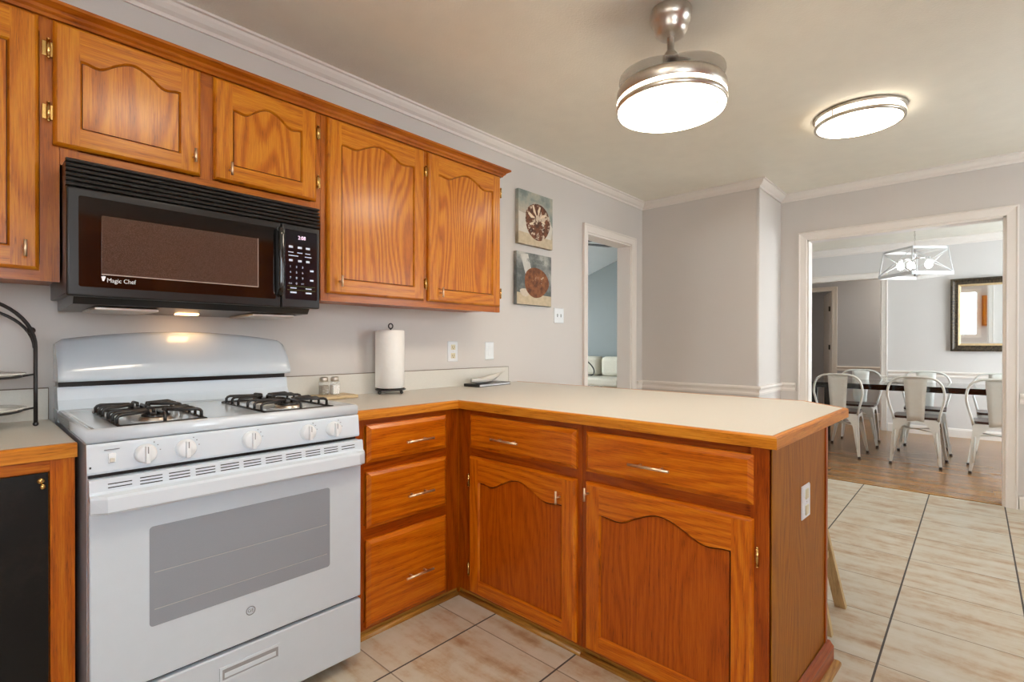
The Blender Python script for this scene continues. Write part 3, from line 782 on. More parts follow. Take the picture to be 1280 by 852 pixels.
k = MB(); y = cpy(0.868); k.box(0.044, 0.060, y-0.004, y+0.002, 0.856, 0.880, 0.001, mi=0); k.box(0.047, 0.057, y-0.0075, y-0.003, 0.858, 0.868, 0.001, mi=1); k.box(0.036, 0.068, y-0.0006, y+0.002, 0.889, 0.8905, mi=2); k.box(0.040, 0.064, y-0.0006, y+0.002, 0.848, 0.8492, mi=2)
obj('switch', k, [WHITEP, LAM, GREYP], rg, 'small rocker switch')
k = MB(); k.box(0.006, 0.010, cpy(0.85)-0.001, cpy(0.85)+0.002, 0.846, 0.851); obj('screw_hole', k, GREY, rg)
s = MB(); s.box(0.006, 0.757, -0.705, -0.690, 0.819, 0.832); obj('gap_shade_strip', s, BLACK, rg)  # black strip standing in for the shade between control panel and oven door
# oven door
s = MB()
s.box(0.004, 0.762, -0.735, -0.697, 0.257, 0.819, 0.004)
od = obj('oven_door', s, WHITED, rg)
s = MB()   # rounded window
def rrect(x0, x1, z0, z1, r, n=5):
    pts = []
    for cx_, cz_, a0 in ((x1-r, z1-r, 0), (x0+r, z1-r, 90), (x0+r, z0+r, 180), (x1-r, z0+r, 270)):
        for i in range(n+1):
            a = math.radians(a0+90*i/n); pts.append((cx_+r*math.cos(a), cz_+r*math.sin(a)))
    return pts
s.prism(rrect(0.129, 0.6425, 0.401, 0.671, 0.009), lambda x, z: (x, -0.7362, z), lambda x, z: (x, -0.733, z)); ow = obj('window', s, OVENG, od)
s = MB()
for z in (0.545, 0.445):
    s.box(0.14, 0.632, -0.7366, -0.7361, z, z+0.0022)
obj('rack_line', s, plain('rack_line', srgb(164, 167, 173), 0.3), ow)
# handle: vented cap strip flowing into a wide full-width grip
s = MB()
hz = [(-0.733, 0.820), (-0.741, 0.818), (-0.745, 0.790), (-0.748, 0.784), (-0.770, 0.780), (-0.776, 0.774), (-0.779, 0.742), (-0.774, 0.736), (-0.764, 0.737), (-0.758, 0.742), (-0.750, 0.764), (-0.733, 0.770)]
nx = 24
rows = []
for i in range(nx+1):
    x = 0.003+0.762*i/nx; e = min(i, nx-i)/nx; k_ = 1.0
    d = min(1.0, (min(x-0.003, 0.765-x))/0.020)
    rows.append([s.bm.verts.new((x, (-0.745+(y_+0.745)*(0.35+0.65*d)) if y_ < -0.745 else y_, z_)) for y_, z_ in hz])
for A, B in zip(rows, rows[1:]):
    for k in range(len(hz)):
        k2 = (k+1) % len(hz); f = s.bm.faces.new((A[k], B[k], B[k2], A[k2]))
s.bm.faces.new(rows[0]); s.bm.faces.new(rows[-1][::-1])
obj('handle', s, WHITE, od)
s = MB()
groups = [(0.040, 0.090), (0.107, 0.157), (0.172, 0.222), (0.236, 0.286), (0.300, 0.350), (0.363, 0.413), (0.427, 0.477), (0.490, 0.540), (0.554, 0.604), (0.618, 0.668), (0.682, 0.732)]
for i, (a, b) in enumerate(groups):
    zs = (0.793, 0.801, 0.809) if 0 < i < 10 else (0.797, 0.806)
    for z in zs:
        yy = -0.741-(0.818-z)/0.028*0.004
        s.box(a, b, yy-0.0005, yy+0.003, z-0.0013, z+0.0013)
obj('vent_slots', s, GREY, od)
# round logo
s = MB(); n = 30
s.sweep([(0.386+0.0125*math.cos(2*PI*i/n), 0.347+0.0125*math.sin(2*PI*i/n)) for i in range(n)], [(-0.0012, 0), (0.0012, 0), (0.0012, 0.0007), (-0.0012, 0.0007)], lambda a, b, h: (a, -0.735-h, b), closed=True)
obj('logo_ring', s, GREYP, od)
text('logo_text', 'GE', 0.0145, face_y(0.386, -0.7354, 0.3475), GREYP, od)
# drawer
s = MB(); s.box(0.004, 0.762, -0.735, -0.697, 0.050, 0.246, 0.004)
rd = obj('drawer', s, WHITED, rg)
s = MB(); s.sweep([(0.303, 0.168), (0.303, 0.206), (0.470, 0.206), (0.470, 0.168)], [(-0.004, 0), (0.003, 0), (0.003, 0.004), (-0.004, 0.004)], lambda a, b, h: (a, -0.7345-h, b), closed=True)
obj('handle', s, WHITE, rd)
s = MB(); s.box(0.306, 0.467, -0.7358, -0.733, 0.171, 0.203, mi=0)
obj('handle_recess', s, plain('recess_grey', srgb(150, 152, 156), 0.5), rd)
s = MB(); s.prism([(-0.7365, 0.203), (-0.7365, 0.190), (-0.7400, 0.181), (-0.7355, 0.178), (-0.7355, 0.203)], lambda y, z: (0.309, y, z), lambda y, z: (0.464, y, z)); s.bm.free()
s = MB(); s.box(0.312, 0.461, -0.7372, -0.7355, 0.176, 0.190, 0.0006); obj('handle_lip', s, WHITE, rd)
s = MB(); s.box(0.006, 0.758, -0.715, -0.69, 0.244, 0.259); obj('drawer_gap', s, GREY, rg)

# grates and burners
def grate(x0, x1, y0, y1):
    s = MB(); r = 0.0048; zt, zb = 0.966, 0.940
    s.tube([(x0, y0, zb), (x1, y0, zb), (x1, y1, zb), (x0, y1, zb)], 0.004, 8, closed=True)
    cx = (x0+x1)/2
    for cy in (y0+(y1-y0)*0.25, y0+(y1-y0)*0.75):
        hy = (y1-y0)/4-0.004
        for sx in (-1, 1):
            xe = x0 if sx < 0 else x1
            for dy in (-0.6, 0.0, 0.6):
                yy = cy+dy*hy
                inner_ = cx+sx*0.024; iy = cy+dy*hy*0.35
                s.tube([(xe, yy, zb), (xe, yy, zt-0.008), (xe-sx*0.004, yy, zt-0.003), (xe-sx*0.012, yy, zt), (xe-sx*0.04, yy*0.75+iy*0.25, zt), (inner_, iy, zt+0.001), (inner_-sx*0.002, iy, zt-0.012)], r, 8)
        for sy in (-1, 1):
            ye = cy+sy*hy
            s.tube([(cx, ye, zb), (cx, ye, zt-0.008), (cx, ye-sy*0.006, zt-0.001), (cx, ye-sy*0.014, zt), (cx, cy+sy*0.028, zt+0.001), (cx, cy+sy*0.026, zt-0.012)], r, 8)
    return s
for (x0, x1) in ((0.078, 0.285), (0.462, 0.690)):
    obj('grate', grate(x0, x1, -0.665, -0.245), IRON, rg)
    cx = (x0+x1)/2
    for cy in (-0.56, -0.35):
        s = MB(); s.lathe([(0.062, 0.9376), (0.058, 0.9396), (0.050, 0.9385)], (cx, cy, 0), 'z', 30, mi=0)
        s.lathe([(0.044, 0.937), (0.042, 0.946), (0.034, 0.949), (0.020, 0.949)], (cx, cy, 0), 'z', 30, mi=1)
        s.lathe([(0.036, 0.949), (0.036, 0.954), (0.030, 0.957), (0, 0.957)], (cx, cy, 0), 'z', 30, mi=2)
        obj('burner', s, [WHITE, NICK, IRON], rg)

# ------------------------------------------------------------------ microwave
mw = thing('microwave', 'black over-the-range microwave with louvred top vent hanging under the short cabinet', 'microwave', (0.378, -0.2, 1.30))
s = MB(); s.box(-0.004, 0.760, -0.395, -0.004, 1.312, 1.711, 0.003, mi=0)
s.prism([(-0.004, 1.312), (-0.39, 1.312), (-0.37, 1.284), (-0.02, 1.276), (-0.004, 1.284)], lambda y, z: (-0.006+0.02, y, z), lambda y, z: (0.738, y, z), mi=0)
obj('body', s, BLACK, mw)
s = MB()
for k in range(6):
    z = 1.628+k*0.0138
    s.prism([(-0.396, z), (-0.421, z+0.001), (-0.424, z+0.005), (-0.420, z+0.0095), (-0.396, z+0.0115)], lambda y, z_: (-0.006, y, z_), lambda y, z_: (0.762, y, z_))
s.box(-0.004, 0.760, -0.400, -0.39, 1.622, 1.711)
obj('vent_grille', s, plain('vent_black', srgb(44, 42, 42), 0.35), mw)
s = MB(); s.box(-0.006, 0.608, -0.424, -0.396, 1.304, 1.624, 0.006, seg=3); md = obj('door', s, plain('mw_door_black', srgb(28, 27, 28), 0.3), mw)
s = MB(); s.prism(rrect(0.021, 0.588, 1.333, 1.600, 0.006), lambda x, z: (x, -0.4255, z), lambda x, z: (x, -0.4235, z)); obj('glass', s, BLACKG, md)
s = MB(); s.prism(rrect(0.074, 0.524, 1.375, 1.550, 0.004), lambda x, z: (x, -0.4262, z), lambda x, z: (x, -0.4254, z)); obj('window', s, MWWIN, md)
s = MB(); s.box(0.074, 0.524, -0.4268, -0.4255, 1.3715, 1.3745); s.box(0.5235, 0.5255, -0.4268, -0.4255, 1.3715, 1.551); obj('window_trim', s, plain('window_trim', srgb(190, 178, 170), 0.3, metal=0.6), md)
s = MB(); s.tube([(0.600, -0.424, 1.350), (0.600, -0.444, 1.358), (0.600, -0.448, 1.375), (0.600, -0.448, 1.575), (0.600, -0.444, 1.592), (0.600, -0.424, 1.600)], 0.011, 12)
obj('handle', s, BLACKG, md)
text('brand_lettering', 'Magic Chef', 0.0185, face_y(0.122, -0.4262, 1.3555), INK, md, sx=0.86)
s = MB()
s.prism([(0.073, 1.366), (0.078, 1.368), (0.084, 1.367), (0.083, 1.362), (0.080, 1.353), (0.076, 1.353)], lambda x, z: (x, -0.4264, z), lambda x, z: (x, -0.4254, z)); obj('brand_mark', s, INK, md)
s = MB(); s.box(0.612, 0.762, -0.424, -0.396, 1.304, 1.624, 0.005, seg=3); cpn = obj('control_panel', s, bpy.data.materials['mw_door_black'], mw)
s = MB(); s.prism(rrect(0.624, 0.750, 1.336, 1.604, 0.004), lambda x, z: (x, -0.4256, z), lambda x, z: (x, -0.4235, z)); obj('panel_glass', s, plain('panel_glass', srgb(14, 16, 26), 0.08, coat=0.6), cpn)
LED = emit('led_violet', srgb(200, 150, 190), 1.4)
text('display_digits', '2:08', 0.020, face_y(0.688, -0.4262, 1.576), LED, cpn, sx=0.9)
KB = plain('key_print', srgb(205, 214, 235), 0.5)
n = 1
for r_ in range(4):
    for c_ in range(3):
        lab = str(n) if n < 10 else (('CLR', '0', 'SET')[c_]); n += 1
        text('key_number', lab, 0.011 if len(lab) == 1 else 0.007, face_y(0.643+c_*0.024, -0.4262, 1.462-r_*0.0215), KB, cpn)
s = MB()
for x in (0.645, 0.680, 0.712): s.box(x-0.008, x+0.008, -0.4262, -0.4254, 1.534, 1.542); s.box(x-0.010, x+0.010, -0.4262, -0.4254, 1.516, 1.519)
s.box(0.636, 0.674, -0.4262, -0.4254, 1.503, 1.506); s.box(0.700, 0.726, -0.4262, -0.4254, 1.503, 1.506)
for x in (0.645, 0.680, 0.712): s.box(x-0.007, x+0.007, -0.4262, -0.4254, 1.482, 1.490)
for x, z in ((0.728, 1.452), (0.728, 1.414)):
    s.box(x-0.007, x+0.007, -0.4262, -0.4254, z-0.0035, z+0.0035)
for x in (0.655, 0.715): s.box(x-0.012, x+0.012, -0.4262, -0.4254, 1.360, 1.366); s.box(x-0.012, x+0.012, -0.4262, -0.4254, 1.378, 1.382)
obj('key_legends', s, KB, cpn)
s = MB(); s.box(0.632, 0.742, -0.4262, -0.4254, 1.3720, 1.3728); s.box(0.632, 0.742, -0.4262, -0.4254, 1.387, 1.3878); obj('key_divider', s, plain('olive_line', srgb(120, 130, 60), 0.5), cpn)
s = MB()
for x0, x1 in ((0.07, 0.24), (0.54, 0.70)):
    s.box(x0, x1, -0.33, -0.08, 1.270, 1.281, 0.003)
obj('grease_filter', s, NICK, mw)
s = MB(); s.box(0.34, 0.41, -0.15, -0.10, 1.2745, 1.281, 0.002); obj('lamp_lens', s, emit('hood_lamp', srgb(255, 196, 130), EM_HOOD), mw)

# ------------------------------------------------------------------ ceiling fixtures
FX, FY = 1.737, -1.452
cf = thing('ceiling_fan', 'brushed nickel ceiling fan with folded clear blades and glowing round lamp', 'ceiling fan', (FX, FY, CZ))
s = MB(); s.lathe([(0.080, CZ-0.001), (0.083, CZ-0.010), (0.081, CZ-0.035), (0.074, CZ-0.052), (0.068, CZ-0.056), (0.066, CZ-0.078), (0.056, CZ-0.098), (0.040, CZ-0.106), (0.016, CZ-0.108), (0, CZ-0.108)], (FX, FY, 0)); obj('canopy', s, NICK, cf)
s = MB(); s.lathe([(0.0135, CZ-0.105), (0.0135, 2.352), (0.019, 2.350), (0.030, 2.335), (0.033, 2.300), (0.033, 2.2), (0.0, 2.2)], (FX, FY, 0), seg=24); obj('downrod', s, NICK, cf)
s = MB(); s.lathe([(0.0, 2.234), (0.10, 2.232), (0.130, 2.222), (0.140, 2.208), (0.194, 2.204), (0.209, 2.199), (0.2135, 2.190), (0.2135, 2.155), (0.209, 2.152), (0.16, 2.152)], (FX, FY, 0), seg=64); obj('motor_housing', s, NICK, cf)
EMC = srgb(252, 237, 214)
s = MB(); s.lathe([(0.18, 2.1525), (0.213, 2.1517), (0.213, 2.1403), (0.18, 2.14)], (FX, FY, 0), seg=64); obj('glow_band', s, emit('fan_band', EMC, 34.0), cf)
s = MB(); s.lathe([(0.16, 2.1405), (0.214, 2.1400), (0.2165, 2.132), (0.2155, 2.120), (0.210, 2.117), (0.16, 2.117)], (FX, FY, 0), seg=64); obj('lower_ring', s, NICK, cf)
EF = emit('fan_diffuser', EMC, EM_FAN)
s = MB(); s.lathe([(0.2095, 2.118), (0.2075, 2.110), (0.200, 2.1065), (0.181, 2.1055)], (FX, FY, 0), seg=64); s.lathe([(0.174, 2.1055), (0.173, 2.100), (0.168, 2.0955), (0, 2.0935)], (FX, FY, 0), seg=64); df = obj('diffuser', s, EF, cf)
s = MB(); s.lathe([(0.174, 2.1062), (0.1812, 2.1056), (0.1800, 2.1030), (0.1750, 2.1030), (0.1738, 2.1056)], (FX, FY, 0), seg=64); obj('step_ring', s, NICK, df)
for k in range(4):     # folded clear blades lying round the housing
    a0 = math.radians(20+90*k); s = MB(); n = 14; T = []; B = []
    for i in range(n+1):
        a = a0+math.radians(118)*i/n; ro = 0.196-0.010*i/n+0.028*math.sin(PI*i/n); ri = 0.130+0.050*(i/n)**2+0.02*math.cos(PI*i/n)
        z = 2.213+0.005*k+0.012*math.sin(PI*i/n)
        T.append([s.bm.verts.new((FX+rq*math.cos(a), FY+rq*math.sin(a), z+dz)) for rq in (ri, ro) for dz in (0, 0.003)])
    for A, B_ in zip(T, T[1:]):
        for q in ((0, 1, 3, 2),):
            pass
        for (p, q) in ((0, 1), (1, 3), (3, 2), (2, 0)): s.bm.faces.new((A[p], A[q], B_[q], B_[p]))
    for A in (T[0], T[-1]): s.bm.faces.new((A[0], A[1], A[3], A[2]))
    bl = obj('blade', s, ACRYL, cf, 'clear folded blade')
    q = MB(); pa = a0+0.12; q.lathe([(0, 0.010), (0.009, 0.009), (0.010, 0), (0.016, -0.001), (0.016, -0.004), (0, -0.004)], (FX+0.165*math.cos(pa), FY+0.165*math.sin(pa), 2.224+0.005*k), 'z', 14); obj('hinge', q, DARKM, bl)
def disc_light(x, y, label, em, r=0.222, mat=None):
    c = thing('ceiling_light', label, 'ceiling light', (x, y, CZ))
    s = MB(); s.lathe([(r-0.006, CZ-0.001), (r+0.004, CZ-0.002), (r+0.004, CZ-0.018), (r-0.006, CZ-0.020)], (x, y, 0), seg=64); obj('base_ring', s, NICK, c)
    s = MB(); s.lathe([(r-0.006, CZ-0.012), (r-0.004, CZ-0.050)], (x, y, 0), seg=64); obj('glow_band', s, emit('disc_band', EMC, em*0.35), c)
    s = MB(); s.lathe([(r-0.004, CZ-0.050), (r+0.003, CZ-0.050), (r+0.002, CZ-0.063), (r-0.010, CZ-0.067), (r-0.014, CZ-0.064), (r-0.014, CZ-0.05)], (x, y, 0), seg=64)
    obj('rim', s, NICK, c)
    s = MB(); s.lathe([(r-0.012, CZ-0.060), (r-0.05, CZ-0.072), (r*0.5, CZ-0.080), (0, CZ-0.083)], (x, y, 0), seg=64); obj('diffuser', s, emit('disc_diffuser', EMC, em), c)
    for a in (0.6, 2.7, 4.8):
        q = MB(); q.box(x+(r-0.001)*math.cos(a)-0.003, x+(r-0.001)*math.cos(a)+0.003, y+(r-0.001)*math.sin(a)-0.003, y+(r-0.001)*math.sin(a)+0.003, CZ-0.056, CZ-0.012); obj('clip', q, NICK, c)
    return c
disc_light(3.335, -1.860, 'flush round ceiling light glowing on the ceiling nearest the dining opening', EM_DISC)
disc_light(0.45, -1.80, 'flush round ceiling light above the range side of the kitchen, just above the view', EM_BACK)

disc_light(8.83, -1.95, 'added flush round ceiling light brightening the hall, out of view', 36.0)  # unseen lamp added to brighten the hall wall
disc_light(10.0, -2.0, 'added flush round ceiling light brightening the small room behind the hall door, out of view', 24.0)  # unseen lamp added to lift the dark end room
# ------------------------------------------------------------------ things on the wall
def plate(name, P, u0, u1, v0, v1, label, kind, cat):
    c = thing(name, label, cat, P((u0+u1)/2, (v0+v1)/2, 0))
    s = MB(); b = 0.004
    o4 = [(u0, v0), (u1, v0), (u1, v1), (u0, v1)]; i4 = [(u0+b, v0+b), (u1-b, v0+b), (u1-b, v1-b), (u0+b, v1-b)]
    for k in range(4):
        j = (k+1) % 4; s.face([P(*o4[k], 0.0005), P(*o4[j], 0.0005), P(*o4[j], 0.003), P(*o4[k], 0.003)]); s.face([P(*o4[k], 0.003), P(*o4[j], 0.003), P(*i4[j], 0.006), P(*i4[k], 0.006)])
    s.face([P(*q, 0.006) for q in i4])
    obj('plate', s, WHITEP, c)
    uc, vc = (u0+u1)/2, (v0+v1)/2
    def bx(s, ua, ub, va, vb, wa, wb, mi=0, bev=0):
        a = P(ua, va, wa); b_ = P(ub, vb, wb); s.box(a[0], b_[0], a[1], b_[1], a[2], b_[2], bev, mi=mi)
    if kind == 'duplex':
        for dz in (-0.026, 0.026):
            s = MB(); bx(s, uc-0.017, uc+0.017, vc+dz-0.016, vc+dz+0.016, 0.005, 0.008, 0, 0.002)
            for du in (-0.007, 0.007): bx(s, uc+du-0.0012, uc+du+0.0012, vc+dz-0.004, vc+dz+0.007, 0.0078, 0.0084, 1)
            bx(s, uc-0.0025, uc+0.0025, vc+dz-0.012, vc+dz-0.007, 0.0078, 0.0084, 1)
            obj('receptacle', s, [bpy.data.materials['almond'], GREY], c)
        s = MB(); bx(s, uc-0.002, uc+0.002, vc-0.002, vc+0.002, 0.005, 0.007, 0); obj('screw', s, NICK, c)
    if kind == 'toggle2':
        for du in (-0.022, 0.022):
            s = MB(); bx(s, uc+du-0.005, uc+du+0.005, vc-0.012, vc+0.012, 0.005, 0.0065, 1); bx(s, uc+du-0.0035, uc+du+0.0035, vc-0.001, vc+0.008, 0.006, 0.016, 0, 0.001)
            obj('toggle', s, [WHITEP, GREYP], c)
    if kind == 'rocker':
        s = MB(); bx(s, uc-0.016, uc+0.016, vc-0.033, vc+0.033, 0.005, 0.009, 0, 0.002); obj('rocker', s, WHITEP, c)
    return c
plain('almond', srgb(214, 206, 176), 0.35)
WY = map_y(0.0)
plate('wall_outlet', WY, 1.786, 1.866, 1.056, 1.181, 'white duplex outlet on the wall just above the corner backsplash', 'duplex', 'outlet')
plate('wall_switch', WY, 2.103, 2.183, 1.062, 1.179, 'blank-faced white switch plate on the wall right of the backsplash outlet', 'rocker', 'light switch')
plate('wall_switch', WY, 2.836, 2.958, 1.326, 1.442, 'double toggle switch plate under the bread pictures', 'toggle2', 'light switch')
ang = math.atan2(e1[1]-e0[1], e1[0]-e0[0])
def PE(u, v, w_): return (e0[0]+u*math.cos(ang)+w_*math.sin(ang), e0[1]+u*math.sin(ang)-w_*math.cos(ang), v)
plate('wall_outlet', PE, 0.265, 0.345, 0.598, 0.706, 'white outlet set in the oak end panel of the peninsula', 'duplex', 'outlet')

# bread pictures
def canvas_mat(name, stops, sc_=7):
    m, t, b = nt(name); co = objco(t); o = sep(t, co)
    v = math_n(t, 'ADD', noise(t, co, sc_, 4, 0.6), math_n(t, 'MULTIPLY', math_n(t, 'SUBTRACT', o[2], 0.0), 0.6))
    t.links.new(ramp(t, v, stops), b.inputs['Base Color']); setp(b, Roughness=0.7); return m
def loaf_mat(name, lo, hi, flour, thr, sc_=24):
    m, t, b = nt(name); co = objco(t)
    c = ramp(t, noise(t, co, sc_, 5, 0.65), [(0.35, lo), (0.6, hi)])
    f = ramp(t, noise(t, co, 16, 4, 0.7), [(thr, (0, 0, 0, 1)), (thr+0.04, (1, 1, 1, 1))])
    t.links.new(mixc(t, f, c, flour), b.inputs['Base Color']); setp(b, Roughness=0.7); return m
def picture(z0, z1, x0, x1, label, kind):
    zc = (z0+z1)/2; xc = (x0+x1)/2; D_ = 0.032
    p = thing('bread_picture', label, 'picture', (xc, 0, zc))
    A = canvas_mat('canvas_'+kind, [(0.30, srgb(150, 138, 116)), (0.42, srgb(186, 176, 158)), (0.60, srgb(150, 156, 148)), (0.72, srgb(118, 130, 126))] if kind == 'round' else
                   [(0.30, srgb(120, 122, 120)), (0.45, srgb(86, 92, 92)), (0.60, srgb(134, 138, 136)), (0.74, srgb(184, 184, 178))])
    s = MB(); s.box(x0, x1, -D_, -0.002, z0, z1, 0.002); obj('canvas', s, A, p)
    s = MB(); y = -D_-0.0003
    def blob(s, cx, cz, rx, rz, y, wob=0.04, n=40, ph=0, mi=0):
        s.face([(cx+rx*(1+wob*math.sin(3*a+ph)+wob*0.6*math.sin(5*a+1+ph))*math.cos(a), y, cz+rz*(1+wob*math.sin(3*a+ph))*math.sin(a)) for a in [2*PI*i/n for i in range(n)]], mi)
    T_ = plain('painted_table_'+kind, srgb(196, 180, 152), 0.7, var=0.12, vs=30)
    s.face([(x0+0.003, y, z0+0.003), (x1-0.003, y, z0+0.003), (x1-0.003, y, z0+0.075), (x0+0.003, y, z0+0.085)]); obj('painted_table', s, T_, p)
    if kind == 'round':
        s = MB(); s.face([(x0+0.003, y-0.0003, z0+0.085), (x1-0.02, y-0.0003, z0+0.070), (x1-0.003, y-0.0003, z0+0.16), (x1-0.06, y-0.0003, z0+0.225), (x0+0.19, y-0.0003, z0+0.255), (x0+0.07, y-0.0003, z0+0.215), (x0+0.003, y-0.0003, z0+0.225)]); s2_ = obj('painted_cloth', s, plain('painted_cloth', srgb(208, 202, 190), 0.7, var=0.08, vs=20), p)
        s = MB(); blob(s, xc+0.020, zc-0.012, 0.140, 0.132, y-0.0006, 0.02); obj('painted_loaf', s, loaf_mat('loaf_round', srgb(62, 34, 22), srgb(122, 74, 46), srgb(204, 186, 164), 0.52), p)
        s = MB()
        for k, (a, r0, r1, wd_) in enumerate(((2.0, 0.02, 0.118, 0.020), (2.75, 0.03, 0.110, 0.024), (1.3, 0.03, 0.110, 0.020), (0.5, 0.03, 0.105, 0.018), (3.6, 0.04, 0.100, 0.016), (-0.2, 0.035, 0.085, 0.014))):
            ca, sa = math.cos(a), math.sin(a)
            s.face([(xc+0.016+r_*ca-o_*sa, y-0.0009, zc+0.002+(r_*sa+o_*ca)*0.92) for r_, o_ in ((r0, 0), ((r0+r1)/2, wd_), (r1, wd_*0.5), (r1*1.02, -wd_*0.3), ((r0+r1)/2, -wd_*0.25))])
        obj('painted_flour', s, plain('painted_flour', srgb(226, 206, 178), 0.7, var=0.1, vs=90), p)
        txt = 'PAIN RUSTIQUE'
    else:
        s = MB(); blob(s, xc+0.022, z0+0.165, 0.136, 0.108, y-0.0005, 0.035, ph=1); obj('painted_loaf', s, loaf_mat('loaf_tall', srgb(88, 46, 24), srgb(144, 90, 52), srgb(200, 176, 150), 0.62), p)
        s = MB(); blob(s, x0+0.09, z0+0.088, 0.055, 0.028, y-0.0003, 0.08); obj('painted_flour', s, plain('painted_flour_b', srgb(204, 192, 176), 0.7, var=0.1, vs=60), p)
        s = MB(); s.face([(x0+0.04, y, z1-0.02), (x0+0.12, y, z1-0.01), (x0+0.17, y, z0+0.22), (x0+0.10, y, z0+0.20)]); obj('painted_steam', s, plain('painted_steam', srgb(196, 194, 188), 0.7, var=0.1, vs=18), p)
        txt = 'FRENCH BREAD'
    text('picture_lettering', txt, 0.034 if kind != 'round' else 0.022, face_y(xc+0.01, y-0.0006, z1-0.055), plain('letter_'+kind, srgb(92, 98, 94) if kind != 'round' else srgb(120, 138, 134), 0.7), p, ext=0.0001, sx=0.8)
picture(1.868, 2.248, 2.395, 2.780, 'upper canvas picture of a round floured bread loaf', 'round')
picture(1.442, 1.812, 2.378, 2.765, 'lower canvas picture of a brown bread loaf with lettering above it', 'tall')

# ------------------------------------------------------------------ counter things
tw = thing('paper_towel_holder', 'black wire paper towel stand on the counter beside the range', 'paper towel holder', (1.315, -0.098, 0.904))
TX, TY = 1.315, -0.098
s = MB(); s.tube([(TX+0.075*math.cos(2*PI*i/30), TY+0.075*math.sin(2*PI*i/30), 0.926) for i in range(30)], 0.004, 8, closed=True)
s.tube([(TX-0.075, TY, 0.926), (TX+0.075, TY, 0.926)], 0.004, 8); s.tube([(TX, TY-0.075, 0.926), (TX, TY+0.075, 0.926)], 0.004, 8)
for a in (0.2, 1.77, 3.34, 4.91):
    x, y = TX+0.078*math.cos(a), TY+0.078*math.sin(a)
    s.tube([(TX+0.06*math.cos(a), TY+0.06*math.sin(a), 0.926), (x, y, 0.924), (x, y, 0.914)], 0.004, 8); s.ball((x, y, 0.9135), 0.009, 12)
obj('base', s, IRON, tw)
s = MB(); s.tube([(TX, TY, 0.926), (TX, TY, 1.246)], 0.004, 8)
s.tube([(TX+0.013*math.sin(a)*1.0, TY, 1.252-0.013*math.cos(a)*1.0+0.006) for a in [2*PI*i/20 for i in range(20)]], 0.0035, 8, closed=True); obj('post', s, IRON, tw)
s = MB(); s.lathe([(0.021, 0.936), (0.066, 0.9335), (0.0705, 0.937), (0.0705, 1.232), (0.067, 1.2355), (0.021, 1.2355), (0.019, 1.234), (0.019, 0.936)], (TX, TY, 0), seg=56)
pr_ = tag(obj('paper_towel_roll', s, PAPER), 'white paper towel roll standing on the black wire stand', 'paper towel')
s = MB(); s.tube([(TX+0.0718*math.cos(a), TY+0.0718*math.sin(a), 1.085) for a in (2.3, 2.32)], 0.001, 4); s.bm.free()
s = MB(); n = 8
for i in range(n):
    a0, a1 = 2.75+0.06*i, 2.75+0.06*(i+1); k0 = 0.0712+0.009*(1-i/n)**2; k1 = 0.0712+0.009*(1-(i+1)/n)**2
    s.face([(TX+k0*math.cos(a0), TY+k0*math.sin(a0), 0.938), (TX+k1*math.cos(a1), TY+k1*math.sin(a1), 0.938), (TX+k1*math.cos(a1), TY+k1*math.sin(a1), 1.231), (TX+k0*math.cos(a0), TY+k0*math.sin(a0), 1.231)], smooth=True)
obj('loose_sheet', s, PAPER, pr_)

s = MB(); s.box(0.86, 1.085, -0.170, -0.030, 0.9045, 0.920, 0.004); tag(obj('cutting_board', s, BOARDW), 'small pale wooden board lying on the counter beside the range', 'cutting board')
for x, y, m_, lb in ((0.957, -0.075, PEPPER, 'square glass pepper shaker on the small wooden board'), (1.004, -0.092, SALT, 'square glass salt shaker on the small wooden board')):
    c = thing('spice_shaker', lb, 'shaker', (x, y, 0.9205), 'glass shakers on the wooden board')
    s = MB(); s.box(x-0.019, x+0.019, y-0.019, y+0.019, 0.9205, 0.985, 0.005); obj('jar', s, GLASS, c)
    s = MB(); s.box(x-0.0165, x+0.0165, y-0.0165, y+0.0165, 0.923, 0.966, 0.004); obj('contents', s, m_, c)
    s = MB(); s.lathe([(0.0165, 0.984), (0.019, 0.988), (0.019, 1.000), (0.015, 1.006), (0, 1.008)], (x, y, 0), seg=24); obj('lid', s, NICK, c)

c = thing('notebook', 'closed black notebook lying on the counter against the backsplash end', 'notebook', (2.04, -0.09, 0.904))
M_ = Matrix.Translation((2.045, -0.098, 0)) @ Matrix.Rotation(math.radians(6), 4, 'Z')
def rbox(s, x0, x1, y0, y1, z0, z1, mi=0, bev=0.0, M_=M_):
    before = set(s.bm.verts); s.box(x0, x1, y0, y1, z0, z1, bev, mi)
    for v in s.bm.verts:
        if v not in before: v.co = M_ @ v.co
s = MB(); rbox(s, -0.168, 0.145, -0.062, 0.062, 0.9043, 0.9073); rbox(s, -0.168, 0.145, -0.062, 0.062, 0.9185, 0.9215); rbox(s, -0.168, -0.163, -0.062, 0.062, 0.9043, 0.9215); obj('cover', s, BLACK, c)
s = MB(); rbox(s, -0.163, 0.142, -0.058, 0.059, 0.9073, 0.9185); obj('pages', s, WHITEP, c)
s = MB()
